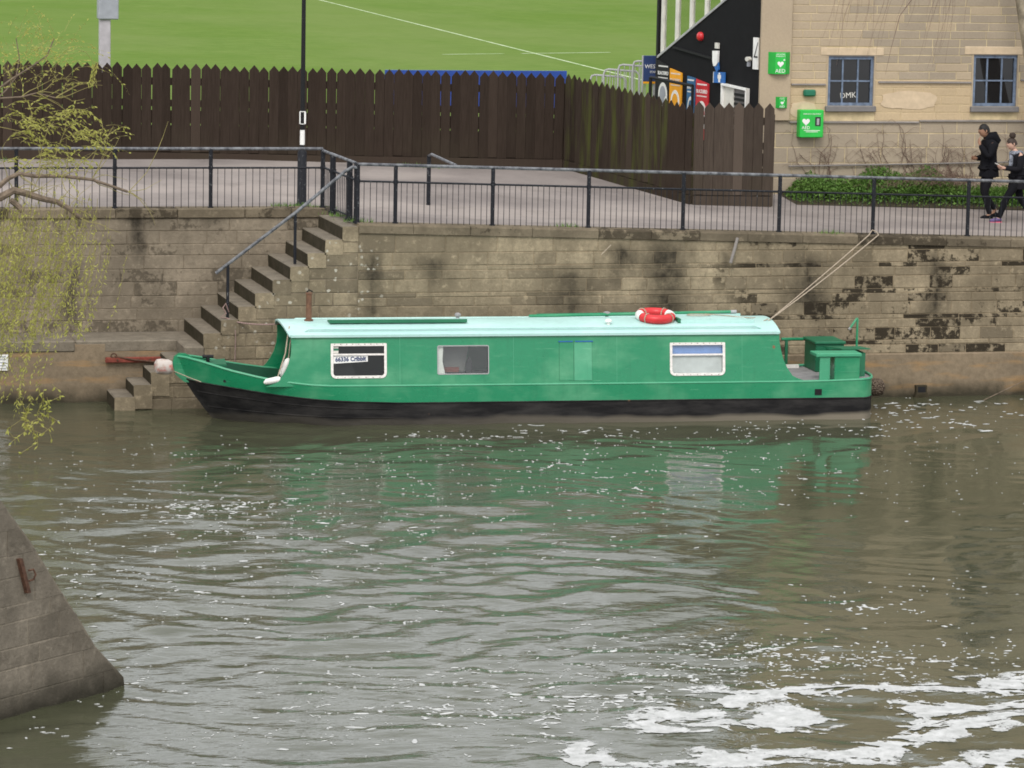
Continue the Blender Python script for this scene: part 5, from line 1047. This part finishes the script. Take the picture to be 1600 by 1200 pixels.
# ------------------------------------------------------------------ willow over the quay
random.seed(31)
wl = empty('willow_tree', (-11.6, 3.0, 3.1), label='weeping willow with young yellow green leaves hanging over the left quay', cat='tree')
q = MB(); q.tube([(-11.6, 3.0, 3.0), (-11.55, 2.4, 4.0), (-11.3, 1.2, 5.0), (-10.9, -.6, 5.8), (-10.6, -2.2, 6.4), (-10.5, -3.5, 7.2), (-10.4, -4.5, 8.2)], [.34, .30, .26, .22, .18, .14, .08], 12); q.tube([(-11.3, 1.2, 5.0), (-11.2, -1.5, 4.6), (-10.6, -3.6, 4.1), (-10.0, -4.6, 3.85), (-9.61, -5, 3.9)], [.2, .16, .12, .09, .07], 10); q.tube([(-10.9, -.6, 5.8), (-10.3, -3, 5.4), (-9.9, -4.4, 5.3), (-9.5, -5, 5.36)], [.14, .09, .05, .025], 8)
child(q, 'trunk', 'bark', wl, True)
LB = {'limbA': [(-9.61, 3.90), (-9.23, 4.01), (-9.02, 4.12), (-8.81, 4.06), (-8.59, 3.99), (-8.37, 3.94), (-8.19, 3.84), (-8.03, 3.70)], 'limbB': [(-9.61, 3.95), (-9.23, 4.19), (-9.12, 4.29), (-8.95, 4.37), (-8.70, 4.33), (-8.31, 4.33), (-7.85, 4.28), (-7.30, 4.09)],
      'stub': [(-9.07, 3.97), (-8.96, 3.88), (-8.89, 3.80)], 'up1': [(-9.52, 5.34), (-9.23, 5.50), (-8.92, 5.52), (-8.68, 5.58), (-8.40, 5.51)], 'up2': [(-9.5, 5.36), (-9.23, 5.66), (-9.04, 5.80), (-8.81, 5.94), (-8.53, 6.14), (-8.42, 6.40)], 'up3': [(-9.33, 5.44), (-9.13, 5.63), (-8.99, 5.82), (-8.94, 6.11), (-8.99, 6.40)],
      'tw1': [(-8.66, 4.33), (-8.60, 4.77), (-8.51, 5.06), (-8.42, 5.15)], 'tw2': [(-8.51, 4.33), (-8.37, 4.72), (-8.27, 5.01), (-8.22, 5.20)], 'tw3': [(-8.27, 4.33), (-7.88, 4.62), (-7.69, 4.82), (-7.52, 5.08)], 'tw4': [(-7.98, 4.30), (-7.79, 4.67), (-7.69, 5.06), (-7.71, 5.20)], 'tw5': [(-9.5, 5.1), (-9.23, 5.07), (-8.94, 5.01), (-8.66, 4.84)], 'tw6': [(-7.3, 4.09), (-7.01, 4.38), (-6.86, 4.72), (-6.77, 4.91), (-6.70, 5.16)]}
RB = {'limbA': .066, 'limbB': .042, 'stub': .05, 'up1': .016, 'up2': .018, 'up3': .012}
q = MB(); tw = MB(); lf = MB()
def leaf(p, d, l, w):
    d = d.normalized(); s = d.cross(Vector((random.uniform(-1, 1), random.uniform(-1, 1), random.uniform(-1, 1)))); s = s.normalized()*w
    lf.add([p, p+d*l*.45+s, p+d*l, p+d*l*.45-s], [(0, 1, 2, 3)])
for k, pts in LB.items():
    n = len(pts); r0_ = RB.get(k, .006); P = [(x, -5+.05*math.sin(3*i+x), z) for i, (x, z) in enumerate(pts)]
    (q if k in RB else tw).tube(P, [r0_*(1-.6*i/n) if k != 'stub' else r0_*.9 for i in range(n)], 8 if k in RB else 5)
def sprig(p, d, L, droop, dens, ll, r=.0035):
    """an arching twig: starts at p going along d, bends down; leaves alternate along it"""
    pts = [p.copy()]; d = d.normalized(); n = max(5, int(L/.06))
    for i in range(n):
        d = (d+Vector((random.gauss(0, .05), random.gauss(0, .05), -droop+random.gauss(0, .05)))).normalized(); p = p+d*(L/n); pts.append(p.copy())
    tw.tube(pts, [r*(1-.7*i/n) for i in range(n+1)], 3, cap=False)
    for i in range(1, n+1):
        for _ in range(dens):
            if random.random() < .8:
                a = random.random(); b = pts[i-1].lerp(pts[i], a); dd = (pts[i]-pts[i-1]).normalized()+Vector((random.uniform(-.8, .8), random.uniform(-.8, .8), random.uniform(-.9, .3))); leaf(b, dd, ll*random.uniform(.7, 1.4), ll*.19)
for i in range(46):
    k = random.choice(('limbA', 'limbB', 'limbB', 'up1')); x, z = random.choice(LB[k][2:]); d = Vector((random.uniform(.1, 1), random.uniform(-.3, .3), random.uniform(-.4, .8))); p = Vector((x, -5, z)); pts = [p]
    for j in range(6): d = (d+Vector((random.gauss(.05, .2), random.gauss(0, .1), random.gauss(-.06, .2)))).normalized(); p = p+d*random.uniform(.06, .16); pts.append(p)
    tw.tube(pts, [.007, .006, .005, .004, .003, .0025, .002], 4, cap=False)
# arched leafy sprigs above the railing
for i in range(75):
    x = random.uniform(-9.3, -8.0); z = random.uniform(4.4, 5.35); sprig(Vector((x, -5+random.uniform(-.4, .4), z)), Vector((random.uniform(.2, 1), random.uniform(-.3, .3), random.uniform(.1, .8))), random.uniform(.35, .7), .16, 2, .065)
for i in range(16): x = random.uniform(-8.3, -7.5); sprig(Vector((x, -5+random.uniform(-.2, .2), random.uniform(4.5, 5.1))), Vector((random.uniform(.2, .9), 0, random.uniform(0, .6))), random.uniform(.25, .5), .18, 1, .065)
for i in range(110): x = random.uniform(-9.35, -8.2); sprig(Vector((x, -5+random.uniform(-.5, .5), random.uniform(5.5, 6.5))), Vector((random.uniform(-.4, .8), random.uniform(-.3, .3), random.uniform(.2, 1))), random.uniform(.25, .6), .12, 1, .05, .0025)
for i in range(5): sprig(Vector((-8.35+.06*i, -5, 6.35-.1*i)), Vector((1, 0, .4)), .6+.1*i, .10, 1, .05, .0025)
for i in range(6): sprig(Vector((-7.85+.02*i, -5, 6.05)), Vector((random.uniform(-.3, .1), 0, -.6)), .35, .05, 2, .06, .003)
tw.tube([(-8.4, -5, 6.1), (-8.1, -5, 6.25), (-7.95, -5, 6.2), (-7.83, -5, 6.05)], .004, 3)
# long hanging strands over the wall and water
for i in range(165):
    x = random.triangular(-9.7, -7.25, -8.6); y = -5+random.uniform(-.6, .9); zt = random.uniform(3.3, 4.2)-max(0, x+8.2)*.3; zb = random.choice((random.uniform(.9, 2.4), random.uniform(1.2, 2.8), random.uniform(.55, 1.4)))
    if x > -8.1: zb = max(zb, 1.9)
    pts = [Vector((x, y, zt))]; L = zt-zb; n = max(6, int(L/.12)); lean = random.uniform(-.40, -.14); sp = random.uniform(0, 1); r0_ = .0035
    for k in range(n): t_ = (k+1)/n; pts.append(Vector((x+lean*L*(t_**1.2)+.02*math.sin(5*t_+sp*6), y+.03*math.sin(4*t_+sp*9), zt-L*t_)))
    tw.tube(pts, [r0_*(1-.7*k/n) for k in range(n+1)], 3, cap=False)
    for k in range(1, n+1):
        for _ in range(3):
            if random.random() < (.3+.6*(k/n)): b = pts[k-1].lerp(pts[k], random.random()); leaf(b, Vector((random.uniform(-.7, .5), random.uniform(-.5, .5), random.uniform(-1, -.1))), random.uniform(.045, .085), .010)
for i in range(9):     # the lowest tips, dangling over the water
    x = -8.95+.065*i+random.uniform(-.03, .03); zt = random.uniform(.85, 1.2); L = random.uniform(.5, .78); pts = [Vector((x+random.uniform(-.04, .04)*k+(.1 if i == 8 else 0)*math.sin(k), -5.0, zt-L*k/6)) for k in range(7)]; tw.tube(pts, .004, 3, cap=False)
    for k in range(1, 7):
        for _ in range(3): leaf(pts[k-1].lerp(pts[k], random.random()), Vector((random.uniform(-.8, .8), random.uniform(-.4, .4), random.uniform(-1, .1))), random.uniform(.06, .10), .017)
child(q, 'limb', 'bark_dark', wl, True, False); o = child(tw, 'twigs', 'twig', wl, False, False); o['kind'] = 'stuff'; o = child(lf, 'crown', 'leaf', wl, False, False); o['kind'] = 'stuff'
# dark bare branch at the top left corner, from a second tree standing beyond the frame
r = empty('bare_tree', (-12.5, 5.5, 3.3), label='dark bare branches reaching in at the top left corner', cat='tree'); q = MB(); q.tube([(-12.5, 5.5, 3.2), (-12.2, 5.2, 5.0), (-11.6, 4.0, 6.8), (-10.6, 3.0, 7.6)], [.2, .16, .1, .06], 8); child(q, 'trunk', 'bark_dark', r, True)
q = MB(); q.tube([(-10.6, 3.0, 7.6), (-9.4, 2.5, 7.0), (-8.6, 2.5, 6.82), (-8.2, 2.5, 6.86)], [.05, .035, .02, .008], 6)
for i in range(16):
    p = Vector((random.uniform(-9.3, -8.0), 2.5, 6.85)); d = Vector((random.uniform(-.2, .6), 0, random.uniform(-.5, .3))); q.tube([p, p+d*.25, p+d*.45+Vector((.08, 0, random.uniform(-.05, .08)))], [.007, .005, .002], 4)
child(q, 'branches', 'bark_dark', r, False, False)
# pale trunked tree by the building, mostly out of the picture to the right
tr_ = empty('plane_tree', (11.85, 4.6, 2.75), label='pale mottled tree trunk at the right edge in front of the building', cat='tree')
q = MB(); q.tube([(11.85, 4.6, 2.7), (11.55, 4.55, 4.0), (11.18, 4.5, 5.4), (10.88, 4.5, 6.8), (10.7, 4.5, 8.2), (10.3, 4.4, 9.6)], [.24, .21, .19, .17, .15, .11], 14); q.tube([(10.9, 4.5, 6.75), (11.6, 4.3, 8.0), (12.5, 4, 9.2)], [.12, .09, .05], 8); child(q, 'trunk', 'bark_grey', tr_, True)
q = MB(); q.tube([(10.7, 4.5, 8.2), (9.9, 4.3, 8.6), (9.0, 4.2, 8.5), (8.2, 4.2, 8.0)], [.08, .06, .04, .02], 6)
for i in range(46):
    x = random.uniform(7.4, 10.0); zt = random.uniform(7.6, 8.3); zb = random.choice((random.uniform(5.5, 6.3), random.uniform(6.2, 7.0))); y = 4.4+random.uniform(-.3, .3); n = 9; lean = random.uniform(-.30, -.05); pts = [(x+lean*(zt-zb)*k/n+.03*math.sin(k+i), y, zt-(zt-zb)*k/n) for k in range(n+1)]
    q.tube(pts, [.0045*(1-.6*k/n) for k in range(n+1)], 3, cap=False)
q.tube([(9.3, 4.3, 8.4), (8.65, 4.3, 6.9), (8.35, 4.3, 6.5), (8.2, 4.3, 5.9), (8.1, 4.3, 5.4)], [.012, .009, .007, .005, .002], 4)
child(q, 'hanging_twigs', 'vine', tr_, False, False)['kind'] = 'stuff'

# ------------------------------------------------------------------ people
def skin_mesh(joints, edges, mats, sub=2, root=0):
    me = bpy.data.meshes.new('sk'); names = list(joints); me.from_pydata([joints[k][:3] for k in names], [(names.index(a), names.index(b)) for a, b in edges], [])
    o = bpy.data.objects.new('sk', me); COL.objects.link(o); o.modifiers.new('skin', 'SKIN'); s2 = o.modifiers.new('sub', 'SUBSURF'); s2.levels = sub; s2.render_levels = sub
    for i, k in enumerate(names):
        sv = me.skin_vertices[0].data[i]; rr_ = joints[k][3]; sv.radius = rr_ if isinstance(rr_, tuple) else (rr_, rr_); sv.use_root = (i == root)
    bpy.context.view_layer.update(); out = bpy.data.meshes.new_from_object(o.evaluated_get(bpy.context.evaluated_depsgraph_get())); bpy.data.objects.remove(o); out.materials.clear()
    for m in (mats if isinstance(mats, (list, tuple)) else [mats]): out.materials.append(M[m])
    out.polygons.foreach_set('use_smooth', [True]*len(out.polygons)); return out
def mesh_to_mb(me, mb, mi=0):
    mb.add([tuple(v.co) for v in me.vertices], [tuple(p.vertices) for p in me.polygons], mi)
def head_part(mb, c, tilt, s=1., mi=0):
    """face looking along -X, tilted down by tilt"""
    n, m = 16, 12; R_ = Matrix.Rotation(-tilt, 3, 'Y'); vs = []
    for i in range(m+1):
        ph = math.pi*i/m
        for j in range(n):
            th = 2*math.pi*j/n; x = -math.cos(th)*math.sin(ph)*.098; y = math.sin(th)*math.sin(ph)*.076; z = math.cos(ph)*.122
            front = max(0, math.cos(th))*math.sin(ph)
            if z < -.03: y *= 1-.9*(-.03-z); x = x*(1-.8*(-.03-z)) if x < 0 else x*(1-2.2*(-.03-z))
            if front > .97 and -.05 < z < .03: x -= .020*(1-abs(z+.018)/.05)        # nose
            if front > .8 and .015 < z < .05: x -= .006                              # brow
            if front > .8 and -.11 < z < -.085: x -= .008                            # chin
            vs.append(Vector(c)+(R_ @ Vector((x, y, z)))*s)
    mb.add(vs, [(i*n+j, i*n+(j+1) % n, (i+1)*n+(j+1) % n, (i+1)*n+j) for i in range(m) for j in range(n)], mi)
    for sg in (-1, 1):       # ears
        p = Vector(c)+(R_ @ Vector((.012, sg*.078, -.005)))*s; mb.tube([p+Vector((0, 0, -.03))*s, p+Vector((.01, sg*.008, 0))*s, p+Vector((.005, 0, .03))*s], [.006*s, .014*s, .008*s], 6, mi)
    return R_
def hand_part(mb, w, d, palm_n, curl, mi=0, s=1.):
    """w wrist, d hand direction, palm_n palm normal"""
    w = Vector(w); d = Vector(d).normalized(); pn = Vector(palm_n); pn = (pn-d*pn.dot(d)).normalized(); sd_ = d.cross(pn)
    for k, (off, L) in enumerate(((-.028, .058), (-.0095, .068), (.0095, .072), (.028, .066))):
        b = w+d*.085*s+sd_*off*s; p = [w+d*.01*s+sd_*off*.7*s, b]; dd = d.copy()
        for seg in range(3): dd = (dd+pn*curl).normalized(); p.append(p[-1]+dd*L*s/2.6)
        mb.tube(p, [.012*s, .0105*s, .009*s, .008*s, .006*s], 6, mi)
    b = w+d*.03*s+sd_*.034*s; mb.tube([w+d*.01*s+sd_*.015*s, b, b+(d*.6+sd_*.5+pn*.5).normalized()*.03*s, b+(d*.9+sd_*.2+pn*.7).normalized()*.058*s], [.013*s, .012*s, .0095*s, .007*s], 6, mi)
    mb.tube([w-d*.01*s, w+d*.03*s, w+d*.075*s], [.022*s, .03*s, .03*s], 8, mi)
def person(loc, name_lbl, cat, P, skin, hairm, hair, coat_e, coat_r, coat_m, trous_m, H, tilt, extras):
    root = empty('person', loc, 0, name_lbl, cat); J = P
    b = MB(); rad = dict(pel=.11, wai=.10, che=(.13, .11), nec=.05, hed=.05, shl=.06, shr=.06, ell=.04, elr=.04, wrl=.028, wrr=.028, hil=.08, hir=.08, knl=.055, knr=.055, anl=.038, anr=.038, tol=.03, tor=.03)
    E = [('pel', 'wai'), ('wai', 'che'), ('che', 'nec'), ('nec', 'hed'), ('che', 'shl'), ('shl', 'ell'), ('ell', 'wrl'), ('che', 'shr'), ('shr', 'elr'), ('elr', 'wrr'), ('pel', 'hil'), ('hil', 'knl'), ('knl', 'anl'), ('anl', 'tol'), ('pel', 'hir'), ('hir', 'knr'), ('knr', 'anr'), ('anr', 'tor')]
    mesh_to_mb(skin_mesh({k: (*J[k], rad[k]) for k in rad}, E, skin), b)
    hc = Vector(J['hed'])+Vector((-.035, 0, .075)); R_ = head_part(b, hc, tilt, H)
    for sd_ in 'lr': hand_part(b, J['wr'+sd_], J['hd'+sd_], J['pn'+sd_], .45, 0, H)
    body = b.build('body', skin, root, True, recalc=True)
    eye = MB()
    for sg in (-1, 1): p = hc+(R_ @ Vector((-.088, sg*.03, .008)))*H; eye.tube([p+Vector((-.006, -.011, 0)), p+Vector((-.008, .011, 0))], .006, 6)
    eye.build('eyes', 'hair', root); mo = MB(); p = hc+(R_ @ Vector((-.092, 0, -.062)))*H; mo.tube([p+Vector((0, -.02, 0)), p+Vector((-.004, 0, 0)), p+Vector((0, .02, 0))], .004, 5); mo.build('mouth', 'rust_red', root)
    coatJ = {k: (*v, coat_r[k]) for k, v in J.items() if k in coat_r}; me = skin_mesh(coatJ, coat_e, coat_m, root=list(coatJ).index('wai')); link('coat', me, root)
    tj = {k: (*J[k], r_) for k, r_ in dict(pel=.125, hil=.10, hir=.10, knl=.072, knr=.072, anl=.05, anr=.05).items()}; link('trousers', skin_mesh(tj, [('pel', 'hil'), ('hil', 'knl'), ('knl', 'anl'), ('pel', 'hir'), ('hir', 'knr'), ('knr', 'anr')], trous_m), root)
    sk = MB(); hz = J['hem'][2]; n = 14
    sk.v = [(p_x+rx*math.cos(a)*(1+.05*math.sin(3*a+z*9)), ry*math.sin(a), z) for p_x, rx, ry, z in ((.0, .13*H, .155*H, J['wai'][2]), (.005, .165*H, .185*H, J['pel'][2]), (.01, .19*H, .195*H, hz)) for a in [2*math.pi*i/n for i in range(n)]]
    sk.f = [(i*n+j, i*n+(j+1) % n, (i+1)*n+(j+1) % n, (i+1)*n+j) for i in range(2) for j in range(n)]; sk.mi = [0]*len(sk.f); sk.build('coat_skirt', coat_m, root, True)
    hq = MB(); hair(hq, hc, R_, H); hq.build('hair', hairm, root, True)
    extras(root, J, hc, R_)
    return root
def cap_hair(hq, c, R_, H, back=.0, up=1.08):
    n, m = 16, 8; vs = []
    for i in range(m+1):
        ph = math.pi*.60*i/m
        for j in range(n):
            th = 2*math.pi*j/n; x = -math.cos(th)*math.sin(ph)*.107; y = math.sin(th)*math.sin(ph)*.085; z = math.cos(ph)*.135
            if x < -.02 and z < .055: z = .055+random.uniform(-.004, .004); 
            vs.append(Vector(c)+(R_ @ Vector((x+.012, y, z)))*H)
    hq.add(vs, [(i*n+j, i*n+(j+1) % n, (i+1)*n+(j+1) % n, (i+1)*n+j) for i in range(m) for j in range(n)])
coatE = [('wai', 'che'), ('che', 'nek'), ('che', 'shl'), ('shl', 'ell'), ('ell', 'wrl'), ('che', 'shr'), ('shr', 'elr'), ('elr', 'wrr'), ('wai', 'pel'), ('pel', 'hem')]
man = dict(pel=(0, 0, .95), wai=(.01, 0, 1.10), che=(-.01, 0, 1.34), nec=(-.05, 0, 1.50), hed=(-.09, 0, 1.57), nek=(-.04, 0, 1.47), hem=(.01, 0, .80), shl=(.0, -.19, 1.42), shr=(.0, .19, 1.42), ell=(-.10, -.25, 1.16), wrl=(-.24, -.12, 1.40), elr=(.0, .25, 1.14), wrr=(-.21, .10, 1.13),
           hil=(0, -.095, .90), hir=(0, .095, .90), knl=(-.10, -.09, .50), anl=(.02, -.09, .09), tol=(-.13, -.09, .03), knr=(-.06, .09, .50), anr=(.20, .09, .17), tor=(.10, .09, .06), hdl=(-.15, .3, 1), pnl=(1, 0, .1), hdr=(-1, -.2, .1), pnr=(0, -1, 0))
def man_x(root, J, hc, R_):
    q = MB(); q.tube([(-.09, 0, 1.475), (-.02, 0, 1.53), (.07, 0, 1.54), (.12, 0, 1.46), (.10, 0, 1.36)], [.06, .095, .11, .10, .05], 10); q.build('hood', 'coat', root, True)
    for a, t_, n_ in ((J['anl'], J['tol'], 0), (J['anr'], J['tor'], 1)): MB().tube([(a[0]+.05, a[1], t_[2]+.01), (a[0], a[1], t_[2]+.03), (t_[0]+.03, t_[1], t_[2]+.012), (t_[0]-.03, t_[1], t_[2]+.005)], [.035, .048, .042, .025], 10).build('shoe', 'coat', root, True)
person((9.92, 3.55, zpath(9.9, 3.5)-.03), 'person in a black hooded coat walking with one hand raised to the mouth', 'person', man, 'skin_m', 'hair', cap_hair, coatE, dict(wai=.165, che=(.19, .17), nek=.085, pel=.17, hem=.165, shl=.10, shr=.10, ell=.075, elr=.075, wrl=.052, wrr=.052), 'coat', 'coat2', 1.0, .30, man_x)
wom = dict(pel=(0, 0, .88), wai=(0, 0, 1.00), che=(-.02, 0, 1.20), nec=(-.07, 0, 1.34), hed=(-.11, 0, 1.40), nek=(-.06, 0, 1.31), hem=(.0, 0, .66), shl=(-.01, -.16, 1.27), shr=(-.01, .16, 1.27), ell=(-.06, -.21, 1.02), wrl=(-.28, -.07, 1.04), elr=(-.05, .21, 1.02), wrr=(-.28, .06, 1.03),
           hil=(0, -.08, .83), hir=(0, .08, .83), knl=(-.24, -.08, .50), anl=(-.38, -.08, .10), tol=(-.52, -.08, .05), knr=(.10, .08, .46), anr=(.36, .08, .13), tor=(.27, .08, .03), hdl=(-1, .2, .15), pnl=(0, .6, .8), hdr=(-1, -.2, .15), pnr=(0, -.6, .8))
def wom_hair(hq, c, R_, H):
    cap_hair(hq, c, R_, H); p = Vector(c)+(R_ @ Vector((.05, 0, .12)))*H; hq.tube([p, p+Vector((.015, 0, .03)), p+Vector((.02, 0, .07)), p+Vector((.02, 0, .095))], [.05, .062, .058, .02], 10)
def wom_x(root, J, hc, R_):
    q = MB(); q.tube([(-.10, .0, 1.33)]+[(-.05+.09*math.cos(a), .085*math.sin(a), 1.315) for a in np.linspace(2.6, 8.9, 14)]+[(-.15, -.04, 1.22), (-.17, -.05, 1.08)], [.03]+[.045]*14+[.045, .035], 8); q.build('scarf', 'scarf', root, True)
    for a, t_, tl in ((J['anl'], J['tol'], 1), (J['anr'], J['tor'], 0)):
        q = MB(); q.tube([(a[0]+.05, a[1], t_[2]+.045), (a[0], a[1], t_[2]+.045), (t_[0]+.03, t_[1], t_[2]+.025), (t_[0]-.03, t_[1], t_[2]+.02)], [.034, .044, .038, .024], 10); s_ = q.build('shoe', 'shoe', root, True)
        q = MB(); q.tube([(a[0]+.06, a[1], t_[2]+.012), (a[0], a[1], t_[2]+.01), (t_[0], t_[1], t_[2]), (t_[0]-.045, t_[1], t_[2]+.005)], [.03, .042, .042, .03], 8); q.v = [(x, y, t_[2]-.012+(z-t_[2])*.5) for x, y, z in q.v]; q.build('sole', 'sole', s_, True)
ob_w = person((10.22, 2.85, zpath(10.2, 2.8)-.035), 'person with dark hair in a bun and charcoal coat looking at a phone while walking', 'person', wom, 'skin_f', 'hair_f', wom_hair, coatE, dict(wai=.135, che=(.15, .14), nek=.07, pel=.155, hem=.165, shl=.085, shr=.085, ell=.062, elr=.062, wrl=.045, wrr=.045), 'coat2', 'coat', .93, .42, wom_x)
ph = empty('mobile_phone', (9.84, 2.85, zpath(10.2, 2.8)+1.055), 0, 'pale mobile phone held in both hands by the person with the bun', 'phone'); q = MB().bbox(-.075, .075, -.036, .036, -.005, .005, .003).build('case', 'white', ph); q.rotation_euler = (0, .5, 0)
bg_ = empty('shoulder_bag', (10.42, 2.85, zpath(10.2, 2.8)+1.02), 0, 'cream shoulder bag on the back of the person with the bun', 'bag'); MB().tube([(.02, 0, -.12), (.03, 0, -.08), (.03, 0, .12), (-.01, 0, .24), (-.04, 0, .27)], [.05, .115, .12, .09, .03], 12).build('body', 'bag', bg_, True)
